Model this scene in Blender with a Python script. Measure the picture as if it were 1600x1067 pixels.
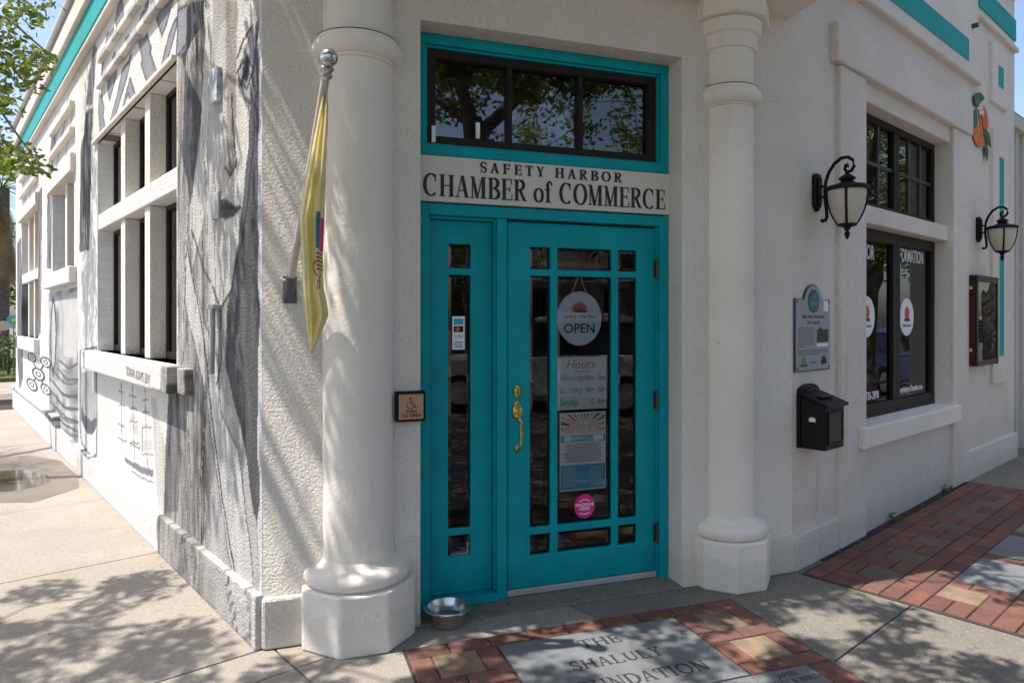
import bpy, bmesh, math, random
import numpy as np
from mathutils import Vector, Matrix

random.seed(7)
rng = np.random.default_rng(11)
for _o in list(bpy.data.objects):
    bpy.data.objects.remove(_o)
SC = bpy.context.scene
COL = SC.collection
rad = math.radians

# ------------------------------------------------------------------ camera
cam_d = bpy.data.cameras.new('camera')
cam_d.sensor_width = 36.0
cam_d.lens = 1073.0 / 1600.0 * 36.0
cam_d.shift_y = -32.5 / 1600.0
cam_d.clip_start = 0.05
cam_d.clip_end = 600.0
cam = bpy.data.objects.new('camera', cam_d)
COL.objects.link(cam)
cam.location = (0, 0, 1.5)
cam.rotation_euler = (rad(90), 0, 0)
SC.camera = cam

# ------------------------------------------------------------------ sky, sun, exposure
SUN_EL = rad(65)
SUN_AZ = math.atan2(-0.937, -0.285)
SUN = Vector((math.sin(SUN_AZ) * math.cos(SUN_EL), math.cos(SUN_AZ) * math.cos(SUN_EL), math.sin(SUN_EL)))
world = bpy.data.worlds.new('World')
SC.world = world
world.use_nodes = True
wn = world.node_tree.nodes
wl = world.node_tree.links
bg = wn['Background']
sky = wn.new('ShaderNodeTexSky')
sky.sky_type = 'NISHITA'
sky.sun_disc = False
sky.sun_elevation = SUN_EL
sky.sun_rotation = SUN_AZ
sky.air_density = 1.0
sky.dust_density = 2.6
sky.ozone_density = 1.0
wl.new(sky.outputs[0], bg.inputs[0])
bg.inputs[1].default_value = 0.088
sun_d = bpy.data.lights.new('sun', 'SUN')
sun_d.energy = 2.45
sun_d.angle = rad(0.48)
sun_d.color = (1.0, 0.945, 0.87)
sun = bpy.data.objects.new('sun', sun_d)
COL.objects.link(sun)
sun.rotation_euler = SUN.to_track_quat('Z', 'Y').to_euler()
vs = SC.view_settings
vs.view_transform = 'Standard'
vs.look = 'None'
vs.gamma = 1.0
vs.use_curve_mapping = False
vs.exposure = 1.56
SC.render.engine = 'CYCLES'
SC.cycles.use_denoising = True
SC.cycles.max_bounces = 8
SC.cycles.transparent_max_bounces = 12

# ------------------------------------------------------------------ frames of the three walls
AF, AL, AR = rad(71), rad(-40.4), rad(49.0)
f2 = np.array([math.sin(AF), math.cos(AF)])
O2 = np.array([-0.734, 3.28])
C2 = O2 - 0.43 * f2
R2 = O2 + 2.55 * f2


def frame(o, ax, iny):
    m = Matrix.Identity(4)
    m[0][0], m[1][0] = ax
    m[0][1], m[1][1] = iny
    m[0][3], m[1][3] = o
    return m


dL = np.array([math.sin(AL), math.cos(AL)])
dR = np.array([math.sin(AR), math.cos(AR)])
nF = np.array([f2[1], -f2[0]])
nL = np.array([-dL[1], dL[0]])
nR = np.array([dR[1], -dR[0]])
MF = frame(O2, f2, -nF)      # x along the door front, y into the building, z up
ML = frame(C2, -dL, -nL)     # x = minus the distance from the corner along the mural wall
MR = frame(R2, dR, -nR)      # x along the shaded window wall
T = Matrix.Translation


def wp(o, a, n, s, d):
    return o + a * s + n * d


# ------------------------------------------------------------------ materials
MATS = {}


def _mat(name):
    m = bpy.data.materials.new(name)
    m.use_nodes = True
    MATS[name] = m
    nt = m.node_tree
    b = nt.nodes['Principled BSDF']
    return m, nt, b


def setin(node, **kw):
    for k, v in kw.items():
        node.inputs[k.replace('_', ' ')].default_value = v


def noise(nt, scale, detail=3.0, rough=0.55, co='Object', dist=0.0, stretch=None):
    if co == 'World':
        tc = nt.nodes.new('ShaderNodeNewGeometry')
        co = 'Position'
    else:
        tc = nt.nodes.new('ShaderNodeTexCoord')
    n = nt.nodes.new('ShaderNodeTexNoise')
    n.inputs['Scale'].default_value = scale
    n.inputs['Detail'].default_value = detail
    n.inputs['Roughness'].default_value = rough
    n.inputs['Distortion'].default_value = dist
    if stretch:
        mp = nt.nodes.new('ShaderNodeMapping')
        mp.inputs['Scale'].default_value = stretch
        nt.links.new(tc.outputs[co], mp.inputs[0])
        nt.links.new(mp.outputs[0], n.inputs['Vector'])
    else:
        nt.links.new(tc.outputs[co], n.inputs['Vector'])
    return n


def ramp(nt, src, p0, c0, p1, c1):
    r = nt.nodes.new('ShaderNodeValToRGB')
    r.color_ramp.elements[0].position = p0
    r.color_ramp.elements[1].position = p1
    r.color_ramp.elements[0].color = (*c0, 1)
    r.color_ramp.elements[1].color = (*c1, 1)
    nt.links.new(src, r.inputs[0])
    return r.outputs[0]


def mixc(nt, fac, a, b, mode='MIX'):
    m = nt.nodes.new('ShaderNodeMix')
    m.data_type = 'RGBA'
    m.blend_type = mode
    for sock, v in ((m.inputs[0], fac), (m.inputs[6], a), (m.inputs[7], b)):
        if isinstance(v, bpy.types.NodeSocket):
            nt.links.new(v, sock)
        elif isinstance(v, (int, float)):
            sock.default_value = v
        else:
            sock.default_value = (*v, 1)
    return m.outputs[2]


def bump(nt, b, h, strength, dist, prev=None):
    n = nt.nodes.new('ShaderNodeBump')
    n.inputs['Strength'].default_value = strength
    n.inputs['Distance'].default_value = dist
    nt.links.new(h, n.inputs['Height'])
    if prev is not None:
        nt.links.new(prev, n.inputs['Normal'])
    nt.links.new(n.outputs[0], b.inputs['Normal'])
    return n.outputs[0]


def plain(name, col, rough=0.6, metal=0.0, var=0.0, vscale=8.0, bmp=0.0, bscale=60.0, spec=None):
    m, nt, b = _mat(name)
    setin(b, Roughness=rough, Metallic=metal)
    if spec is not None:
        b.inputs['Specular IOR Level'].default_value = spec
    if var:
        n = noise(nt, vscale, 4)
        lo = tuple(c * (1 - var) for c in col)
        hi = tuple(min(1, c * (1 + var)) for c in col)
        nt.links.new(ramp(nt, n.outputs[0], 0.3, lo, 0.7, hi), b.inputs['Base Color'])
        r = nt.nodes.new('ShaderNodeMapRange')
        setin(r, To_Min=max(0.02, rough - 0.08), To_Max=min(1, rough + 0.1))
        nt.links.new(n.outputs[0], r.inputs[0])
        nt.links.new(r.outputs[0], b.inputs['Roughness'])
    else:
        b.inputs['Base Color'].default_value = (*col, 1)
    if bmp:
        n2 = noise(nt, bscale, 3)
        bump(nt, b, n2.outputs[0], bmp, 0.01)
    return m


def stucco(name, col, attr=False, coarse=1.0, spots=True):
    m, nt, b = _mat(name)
    setin(b, Roughness=0.88)
    b.inputs['Specular IOR Level'].default_value = 0.25
    n1 = noise(nt, 1.3, 5, 0.6)
    if attr:
        a = nt.nodes.new('ShaderNodeAttribute')
        a.attribute_name = 'paint'
        base = a.outputs[0]
    else:
        base = col
    t = ramp(nt, n1.outputs[0], 0.3, (0.9, 0.89, 0.87), 0.62, (1, 1, 1))
    c = mixc(nt, 1.0, base, t, 'MULTIPLY')
    # rain streaks and grime with their own shapes
    n3 = noise(nt, 5.0, 5, 0.65, stretch=(1.0, 1.0, 0.12))
    c = mixc(nt, ramp(nt, n3.outputs[0], 0.60, (0, 0, 0), 0.85, (0.42, 0.42, 0.42)), c, (0.36, 0.33, 0.29))
    if spots:
        n4 = noise(nt, 26.0, 2, 0.5)
        c = mixc(nt, ramp(nt, n4.outputs[0], 0.73, (0, 0, 0), 0.78, (0.4, 0.4, 0.4)), c, (0.22, 0.2, 0.17))
    # splashed dirt close to the pavement
    tc = nt.nodes.new('ShaderNodeNewGeometry')
    sp = nt.nodes.new('ShaderNodeSeparateXYZ')
    nt.links.new(tc.outputs['Position'], sp.inputs[0])
    n5 = noise(nt, 40.0, 6, 0.75)
    ad = nt.nodes.new('ShaderNodeMath')
    ad.operation = 'MULTIPLY_ADD'
    ad.inputs[1].default_value = -0.34
    nt.links.new(n5.outputs[0], ad.inputs[0])
    nt.links.new(sp.outputs[2], ad.inputs[2])
    c = mixc(nt, ramp(nt, ad.outputs[0], -0.21, (0.16, 0.16, 0.16), -0.06, (0, 0, 0)), c, (0.30, 0.27, 0.235))
    nt.links.new(c, b.inputs['Base Color'])
    v = nt.nodes.new('ShaderNodeTexNoise')
    tco = nt.nodes.new('ShaderNodeTexCoord')
    nt.links.new(tco.outputs['Object'], v.inputs['Vector'])
    v.inputs['Scale'].default_value = 75.0
    v.inputs['Detail'].default_value = 3.0
    v.inputs['Roughness'].default_value = 0.65
    p = bump(nt, b, v.outputs[0], 0.9 * coarse, 0.014)
    c2_ = mixc(nt, 1.0, c, ramp(nt, v.outputs[0], 0.32, (1 - 0.16 * coarse,) * 3, 0.6, (1, 1, 1)), 'MULTIPLY')
    nt.links.new(c2_, b.inputs['Base Color'])
    n2 = noise(nt, 7.0, 3)
    bump(nt, b, n2.outputs[0], 0.25, 0.03, p)
    return m


stucco('stucco', (0.86, 0.795, 0.72))
stucco('mural_stucco', (0.8, 0.8, 0.8), attr=True, coarse=1.0)
stucco('column_plaster', (0.87, 0.81, 0.735), coarse=0.2)
plain('teal_paint', (0.0, 0.32, 0.365), 0.5, var=0.1, vscale=6, bmp=0.1, bscale=70, spec=0.22)
_m = MATS['teal_paint']
_nt = _m.node_tree
_b = _nt.nodes['Principled BSDF']
_src = _b.inputs['Base Color'].links[0].from_socket
_n = noise(_nt, 9.0, 6, 0.7, stretch=(1.0, 1.0, 0.35))
_c = mixc(_nt, ramp(_nt, _n.outputs[0], 0.56, (0, 0, 0), 0.8, (0.3, 0.3, 0.3)), _src, (0.01, 0.22, 0.25))
_n = noise(_nt, 55.0, 3, 0.6)
_c = mixc(_nt, ramp(_nt, _n.outputs[0], 0.72, (0, 0, 0), 0.78, (0.6, 0.6, 0.6)), _c, (0.10, 0.30, 0.32))
_nt.links.new(_c, _b.inputs['Base Color'])
plain('teal_wall', (0.012, 0.33, 0.34), 0.8, var=0.06, bmp=0.5, bscale=75)
plain('sign_cream', (0.66, 0.62, 0.55), 0.6, var=0.03)
plain('black_letter', (0.012, 0.012, 0.015), 0.5)
plain('bronze_metal', (0.022, 0.017, 0.014), 0.5, var=0.15, spec=0.2)
plain('black_metal', (0.006, 0.0062, 0.007), 0.45, var=0.2, vscale=30, bmp=0.1, bscale=120, spec=0.22)
plain('case_brown', (0.03, 0.014, 0.009), 0.45, var=0.2, spec=0.25)
plain('brass', (0.83, 0.58, 0.22), 0.16, metal=1.0, var=0.12, vscale=60)
plain('steel', (0.60, 0.59, 0.57), 0.2, metal=1.0, var=0.1, vscale=25)
plain('dark_steel', (0.10, 0.095, 0.09), 0.45, metal=0.8, var=0.1)
plain('aluminium', (0.62, 0.62, 0.62), 0.4, metal=0.6, var=0.1, vscale=40)
plain('interior', (0.018, 0.017, 0.016), 0.9)
plain('white_paper', (0.82, 0.83, 0.84), 0.6)
plain('pale_card', (0.66, 0.71, 0.80), 0.35)
plain('hours_card', (0.66, 0.68, 0.69), 0.5)
plain('red_ink', (0.42, 0.05, 0.03), 0.6)
plain('teal_ink', (0.04, 0.25, 0.25), 0.6)
plain('dark_ink', (0.03, 0.04, 0.06), 0.6)
plain('orange_ink', (0.62, 0.10, 0.04), 0.6)
plain('poster_blue', (0.05, 0.38, 0.55), 0.5)
plain('poster_pale', (0.42, 0.56, 0.64), 0.5)
plain('pink_ink', (0.75, 0.02, 0.22), 0.45)
plain('yellow_ink', (0.62, 0.42, 0.06), 0.6)
plain('green_ink', (0.10, 0.30, 0.12), 0.6)
plain('plaque_grey', (0.33, 0.33, 0.37), 0.42, var=0.05)
plain('plaque_dark', (0.05, 0.045, 0.06), 0.5)
plain('photo_grey', (0.045, 0.042, 0.038), 0.6, var=0.5, vscale=90)
plain('seal_blue', (0.03, 0.14, 0.26), 0.5, var=0.5, vscale=60)
plain('push_tan', (0.50, 0.29, 0.19), 0.35, metal=0.3, var=0.06)
plain('grey_plastic', (0.10, 0.10, 0.11), 0.5)
plain('pole_wood', (0.55, 0.47, 0.40), 0.55, var=0.12)
plain('string', (0.62, 0.58, 0.5), 0.8)
plain('box_blue', (0.42, 0.46, 0.50), 0.6, var=0.45, vscale=25)
plain('box_grey', (0.45, 0.44, 0.43), 0.7, var=0.2, vscale=20)
plain('fruit_orange', (0.68, 0.19, 0.03), 0.6, var=0.4, vscale=14)
plain('fruit_leaf', (0.035, 0.11, 0.035), 0.6, var=0.45, vscale=25)
plain('blossom', (0.7, 0.68, 0.6), 0.6)
plain('door_strip', (0.55, 0.55, 0.56), 0.35, metal=0.4, var=0.1)
plain('siding', (0.50, 0.49, 0.46), 0.55, var=0.06)
plain('roofing', (0.35, 0.34, 0.33), 0.9)
plain('car_glass', (0.02, 0.025, 0.03), 0.05)
plain('tyre', (0.015, 0.015, 0.015), 0.8)
plain('white_car', (0.72, 0.72, 0.72), 0.25)
plain('blue_car', (0.05, 0.07, 0.22), 0.25)
plain('grey_car', (0.22, 0.23, 0.25), 0.25)
plain('far_wall', (0.55, 0.42, 0.42), 0.85, var=0.08, vscale=2)
plain('far_white', (0.42, 0.42, 0.40), 0.8, var=0.05)
plain('far_teal', (0.03, 0.32, 0.36), 0.6)
plain('far_pink', (0.55, 0.12, 0.28), 0.6)
plain('lawn', (0.09, 0.10, 0.03), 0.95, var=0.4, vscale=6, bmp=0.6, bscale=40)
plain('soil', (0.035, 0.030, 0.024), 0.95, var=0.5, vscale=40, bmp=0.8, bscale=70)
plain('mortar_sand', (0.06, 0.05, 0.042), 0.95, var=0.3, vscale=60)
plain('letter_cut', (0.035, 0.035, 0.04), 0.8)


def mat_granite():
    m, nt, b = _mat('grey_granite')
    setin(b, Roughness=0.55)
    n = noise(nt, 160, 2, 0.6)
    n2 = noise(nt, 4.5, 6, 0.7)
    c = ramp(nt, n.outputs[0], 0.35, (0.13, 0.137, 0.147), 0.65, (0.235, 0.243, 0.255))
    c = mixc(nt, ramp(nt, n2.outputs[0], 0.4, (0, 0, 0), 0.7, (0.75, 0.75, 0.75)), c, (0.13, 0.125, 0.12))
    nt.links.new(c, b.inputs['Base Color'])


def mat_concrete(name, c0, c1, shell=0.5, stain=(0.2, 0.18, 0.15), agg=(0.62, 0.58, 0.52)):
    m, nt, b = _mat(name)
    setin(b, Roughness=0.9)
    b.inputs['Specular IOR Level'].default_value = 0.2
    big = noise(nt, 0.9, 6, 0.62, co='Generated' if False else 'Object')
    c = ramp(nt, big.outputs[0], 0.3, c0, 0.7, c1)
    fine = noise(nt, 130, 3, 0.7)
    c = mixc(nt, ramp(nt, fine.outputs[0], 0.35, (0.55, 0.55, 0.55), 0.5, (0, 0, 0)), c, tuple(v * 0.45 for v in c0))
    tc = nt.nodes.new('ShaderNodeTexCoord')
    vo = nt.nodes.new('ShaderNodeTexVoronoi')
    vo.inputs['Scale'].default_value = 70
    nt.links.new(tc.outputs['Object'], vo.inputs['Vector'])
    sm = ramp(nt, vo.outputs['Distance'], 0.12, (shell,) * 3, 0.3, (0, 0, 0))
    pick = noise(nt, 30, 2)
    sm2 = mixc(nt, 1.0, sm, ramp(nt, pick.outputs[0], 0.5, (0, 0, 0), 0.6, (1, 1, 1)), 'MULTIPLY')
    c = mixc(nt, sm2, c, agg)
    st = noise(nt, 2.3, 6, 0.7, dist=0.6)
    c = mixc(nt, ramp(nt, st.outputs[0], 0.56, (0, 0, 0), 0.78, (0.55, 0.55, 0.55)), c, stain)
    sp = noise(nt, 16, 2)
    c = mixc(nt, ramp(nt, sp.outputs[0], 0.70, (0, 0, 0), 0.74, (0.65, 0.65, 0.65)), c, (0.07, 0.06, 0.05))
    md = noise(nt, 38, 4, 0.7)
    c = mixc(nt, ramp(nt, md.outputs[0], 0.3, (0.5, 0.5, 0.5), 0.48, (0, 0, 0)), c, tuple(v * 0.55 for v in c0))
    nt.links.new(c, b.inputs['Base Color'])
    bump(nt, b, fine.outputs[0], 0.5, 0.006)
    return m


def mat_brick(name, cols, var=0.4):
    m, nt, b = _mat(name)
    setin(b, Roughness=0.82)
    oi = nt.nodes.new('ShaderNodeObjectInfo')
    r = nt.nodes.new('ShaderNodeValToRGB')
    r.color_ramp.elements[0].color = (*cols[0], 1)
    r.color_ramp.elements[1].color = (*cols[-1], 1)
    for i, cc in enumerate(cols[1:-1]):
        e = r.color_ramp.elements.new((i + 1) / (len(cols) - 1))
        e.color = (*cc, 1)
    nt.links.new(oi.outputs['Random'], r.inputs[0])
    n = noise(nt, 11, 5, 0.65, co='World')
    c = mixc(nt, ramp(nt, n.outputs[0], 0.35, (0.55, 0.55, 0.55), 0.65, (0, 0, 0)), r.outputs[0], tuple(v * 0.55 for v in cols[0]))
    n2 = noise(nt, 140, 3, 0.7, co='World')
    c = mixc(nt, ramp(nt, n2.outputs[0], 0.58, (0, 0, 0), 0.78, (0.5, 0.5, 0.5)), c, (0.38, 0.28, 0.235))
    n3 = noise(nt, 3.2, 6, 0.7, co='World')
    c = mixc(nt, ramp(nt, n3.outputs[0], 0.45, (0, 0, 0), 0.7, (0.6, 0.6, 0.6)), c, (0.075, 0.052, 0.045))
    nt.links.new(c, b.inputs['Base Color'])
    bump(nt, b, n2.outputs[0], 0.45, 0.006)
    return m


mat_granite()
mat_concrete('concrete_warm', (0.285, 0.255, 0.22), (0.37, 0.335, 0.29), 0.4, (0.19, 0.165, 0.135))
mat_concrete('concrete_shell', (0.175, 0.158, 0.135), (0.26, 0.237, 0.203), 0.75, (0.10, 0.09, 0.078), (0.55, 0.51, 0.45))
mat_concrete('asphalt', (0.16, 0.142, 0.12), (0.21, 0.185, 0.155), 0.3, (0.10, 0.09, 0.078), (0.26, 0.25, 0.23))
mat_brick('red_brick', [(0.155, 0.065, 0.048), (0.21, 0.085, 0.061), (0.26, 0.112, 0.08), (0.175, 0.078, 0.062)])
mat_brick('tan_brick', [(0.25, 0.175, 0.115), (0.30, 0.21, 0.14)])
mat_brick('grey_tan_brick', [(0.17, 0.125, 0.095), (0.21, 0.16, 0.12)])


def mat_glass(name, tint, ior):
    m, nt, b = _mat(name)
    nt.nodes.remove(b)
    out = nt.nodes['Material Output']
    fr = nt.nodes.new('ShaderNodeFresnel')
    fr.inputs['IOR'].default_value = ior
    tr = nt.nodes.new('ShaderNodeBsdfTransparent')
    tr.inputs[0].default_value = (*tint, 1)
    gl = nt.nodes.new('ShaderNodeBsdfGlossy')
    gl.inputs['Roughness'].default_value = 0.0
    n = noise(nt, 2.2, 1, 0.3)
    bn = nt.nodes.new('ShaderNodeBump')
    bn.inputs['Strength'].default_value = 0.035
    bn.inputs['Distance'].default_value = 0.05
    nt.links.new(n.outputs[0], bn.inputs['Height'])
    nt.links.new(bn.outputs[0], gl.inputs['Normal'])
    mx = nt.nodes.new('ShaderNodeMixShader')
    nt.links.new(fr.outputs[0], mx.inputs[0])
    nt.links.new(tr.outputs[0], mx.inputs[1])
    nt.links.new(gl.outputs[0], mx.inputs[2])
    nt.links.new(mx.outputs[0], out.inputs[0])


mat_glass('glass', (0.93, 0.95, 0.95), 1.78)
mat_glass('mirror_glass', (0.6, 0.62, 0.66), 2.1)
mat_glass('case_glass', (0.9, 0.9, 0.9), 1.8)


def mat_frosted():
    m, nt, b = _mat('frosted_glass')
    setin(b, Roughness=0.55)
    n = noise(nt, 9, 3)
    nt.links.new(ramp(nt, n.outputs[0], 0.3, (0.52, 0.48, 0.40), 0.7, (0.62, 0.58, 0.50)), b.inputs['Base Color'])
    b.inputs['Subsurface Weight'].default_value = 0.2
    b.inputs['Subsurface Radius'].default_value = (0.03, 0.03, 0.03)


mat_frosted()


def mat_leaf(name, dark, light, trans=0.35):
    m, nt, b = _mat(name)
    g = nt.nodes.new('ShaderNodeNewGeometry')
    c = ramp(nt, g.outputs['Random Per Island'], 0.0, dark, 1.0, light)
    nt.links.new(c, b.inputs['Base Color'])
    setin(b, Roughness=0.45)
    tl = nt.nodes.new('ShaderNodeBsdfTranslucent')
    c2 = mixc(nt, 1.0, c, (1.3, 1.5, 0.5), 'MULTIPLY')
    nt.links.new(c2, tl.inputs[0])
    mx = nt.nodes.new('ShaderNodeMixShader')
    mx.inputs[0].default_value = trans
    nt.links.new(b.outputs[0], mx.inputs[1])
    nt.links.new(tl.outputs[0], mx.inputs[2])
    nt.links.new(mx.outputs[0], nt.nodes['Material Output'].inputs[0])


mat_leaf('oak_leaf', (0.06, 0.095, 0.022), (0.24, 0.26, 0.075))
mat_leaf('palm_leaf', (0.07, 0.13, 0.02), (0.18, 0.26, 0.05))
mat_leaf('dead_leaf', (0.22, 0.14, 0.06), (0.38, 0.27, 0.13), 0.2)
mat_leaf('hedge_leaf', (0.03, 0.06, 0.015), (0.09, 0.14, 0.04), 0.25)
plain('bark', (0.12, 0.10, 0.085), 0.95, var=0.4, vscale=12, bmp=0.9, bscale=30)


def mat_flag():
    m, nt, b = _mat('flag_cloth')
    setin(b, Roughness=0.75)
    n = noise(nt, 12, 4)
    c = ramp(nt, n.outputs[0], 0.3, (0.90, 0.84, 0.54), 0.7, (0.94, 0.90, 0.68))
    nt.links.new(c, b.inputs['Base Color'])
    tl = nt.nodes.new('ShaderNodeBsdfTranslucent')
    nt.links.new(c, tl.inputs[0])
    mx = nt.nodes.new('ShaderNodeMixShader')
    mx.inputs[0].default_value = 0.6
    nt.links.new(b.outputs[0], mx.inputs[1])
    nt.links.new(tl.outputs[0], mx.inputs[2])
    nt.links.new(mx.outputs[0], nt.nodes['Material Output'].inputs[0])


mat_flag()


def mat_water():
    m, nt, b = _mat('puddle_water')
    b.inputs['Base Color'].default_value = (0.10, 0.085, 0.065, 1)
    setin(b, Roughness=0.06)
    n = noise(nt, 6, 2)
    bump(nt, b, n.outputs[0], 0.05, 0.01)


mat_water()
plain('wet_concrete', (0.17, 0.145, 0.115), 0.45, var=0.2, vscale=3)


# ------------------------------------------------------------------ mesh helpers
def unit(v):
    l = math.sqrt(sum(c * c for c in v)) or 1.0
    return tuple(c / l for c in v)


class MB:
    def __init__(self):
        self.v, self.f = [], []

    def box(self, x0, x1, y0, y1, z0, z1):
        i = len(self.v)
        self.v += [(x0, y0, z0), (x1, y0, z0), (x1, y1, z0), (x0, y1, z0), (x0, y0, z1), (x1, y0, z1), (x1, y1, z1), (x0, y1, z1)]
        for q in ((0, 3, 2, 1), (4, 5, 6, 7), (0, 1, 5, 4), (1, 2, 6, 5), (2, 3, 7, 6), (3, 0, 4, 7)):
            self.f.append(tuple(i + k for k in q))
        return self

    def prism_y(self, poly, y0, y1):        # outline in x-z, front at y0
        a = sum(poly[k][0] * poly[(k + 1) % len(poly)][1] - poly[(k + 1) % len(poly)][0] * poly[k][1] for k in range(len(poly)))
        if a < 0:
            poly = poly[::-1]
        i, n = len(self.v), len(poly)
        self.v += [(p[0], y0, p[1]) for p in poly] + [(p[0], y1, p[1]) for p in poly]
        self.f.append(tuple(i + k for k in range(n)))
        self.f.append(tuple(i + n + k for k in reversed(range(n))))
        for k in range(n):
            k2 = (k + 1) % n
            self.f.append((i + k2, i + k, i + n + k, i + n + k2))
        return self

    def prism_x(self, poly, x0, x1):        # outline in y-z
        i, n = len(self.v), len(poly)
        self.v += [(x0, p[0], p[1]) for p in poly] + [(x1, p[0], p[1]) for p in poly]
        self.f.append(tuple(i + k for k in reversed(range(n))))
        self.f.append(tuple(i + n + k for k in range(n)))
        for k in range(n):
            k2 = (k + 1) % n
            self.f.append((i + k, i + k2, i + n + k2, i + n + k))
        return self

    def prism_z(self, poly, z0, z1):
        a = sum(poly[k][0] * poly[(k + 1) % len(poly)][1] - poly[(k + 1) % len(poly)][0] * poly[k][1] for k in range(len(poly)))
        if a < 0:
            poly = poly[::-1]
        i, n = len(self.v), len(poly)
        self.v += [(p[0], p[1], z0) for p in poly] + [(p[0], p[1], z1) for p in poly]
        self.f.append(tuple(i + k for k in reversed(range(n))))
        self.f.append(tuple(i + n + k for k in range(n)))
        for k in range(n):
            k2 = (k + 1) % n
            self.f.append((i + k, i + k2, i + n + k2, i + n + k))
        return self

    def lathe(self, prof, cx=0.0, cy=0.0, seg=48, a0=0.0):
        i, n = len(self.v), len(prof)
        for r, z in prof:
            for k in range(seg):
                a = a0 + 2 * math.pi * k / seg
                self.v.append((cx + r * math.cos(a), cy + r * math.sin(a), z))
        for j in range(n - 1):
            for k in range(seg):
                k2 = (k + 1) % seg
                self.f.append((i + j * seg + k, i + j * seg + k2, i + (j + 1) * seg + k2, i + (j + 1) * seg + k))
        self.f.append(tuple(i + k for k in reversed(range(seg))))
        self.f.append(tuple(i + (n - 1) * seg + k for k in range(seg)))
        return self

    def tube(self, pts, radii, seg=8):
        pts = [Vector(p) for p in pts]
        if isinstance(radii, (int, float)):
            radii = [radii] * len(pts)
        i = len(self.v)
        up = Vector((0.13, 0.21, 1)).normalized()
        for k, p in enumerate(pts):
            d = (pts[min(k + 1, len(pts) - 1)] - pts[max(k - 1, 0)])
            d = d.normalized() if d.length > 1e-9 else Vector((0, 0, 1))
            a = d.cross(up)
            if a.length < 1e-3:
                a = d.cross(Vector((1, 0, 0)))
            a.normalize()
            b = d.cross(a)
            for q in range(seg):
                t = 2 * math.pi * q / seg
                self.v.append(tuple(p + (a * math.cos(t) + b * math.sin(t)) * radii[k]))
        for k in range(len(pts) - 1):
            for q in range(seg):
                q2 = (q + 1) % seg
                self.f.append((i + k * seg + q, i + k * seg + q2, i + (k + 1) * seg + q2, i + (k + 1) * seg + q))
        self.f.append(tuple(i + q for q in reversed(range(seg))))
        e = i + (len(pts) - 1) * seg
        self.f.append(tuple(e + q for q in range(seg)))
        return self

    def disc(self, cx, cz, rx, rz, y0, y1, seg=40):
        return self.prism_y([(cx + rx * math.cos(2 * math.pi * k / seg), cz + rz * math.sin(2 * math.pi * k / seg)) for k in range(seg)], y0, y1)

    def mesh(self, name):
        me = bpy.data.meshes.new(name)
        me.from_pydata(self.v, [], self.f)
        bm = bmesh.new()
        bm.from_mesh(me)
        bmesh.ops.recalc_face_normals(bm, faces=bm.faces)
        bm.to_mesh(me)
        bm.free()
        return me

    def build(self, name, mat, parent=None, M=None, bevel=0.0, smooth=False, seg=2):
        return link(name, self.mesh(name), mat, parent, M, bevel, smooth, seg)


def link(name, me, mat, parent=None, M=None, bevel=0.0, smooth=False, seg=2):
    if mat:
        me.materials.clear()
        me.materials.append(MATS[mat])
    o = bpy.data.objects.new(name, me)
    COL.objects.link(o)
    if parent is not None:
        o.parent = parent
    if M is not None:
        o.matrix_local = M
    if smooth:
        me.polygons.foreach_set('use_smooth', [True] * len(me.polygons))
        try:
            me.set_sharp_from_angle(angle=rad(38))
        except Exception:
            pass
    if bevel:
        b = o.modifiers.new('bevel', 'BEVEL')
        b.width = bevel
        b.segments = seg
        b.limit_method = 'ANGLE'
        b.angle_limit = rad(35)
    return o


def tag(o, label=None, cat=None, group=None, kind=None):
    if label:
        o['label'] = label
    if cat:
        o['category'] = cat
    if group:
        o['group'] = group
    if kind:
        o['kind'] = kind
    return o


def thing(name, label, cat, M=None, group=None):
    o = bpy.data.objects.new(name, None)
    o.empty_display_size = 0.1
    COL.objects.link(o)
    if M is not None:
        o.matrix_local = M
    return tag(o, label, cat, group)


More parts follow.
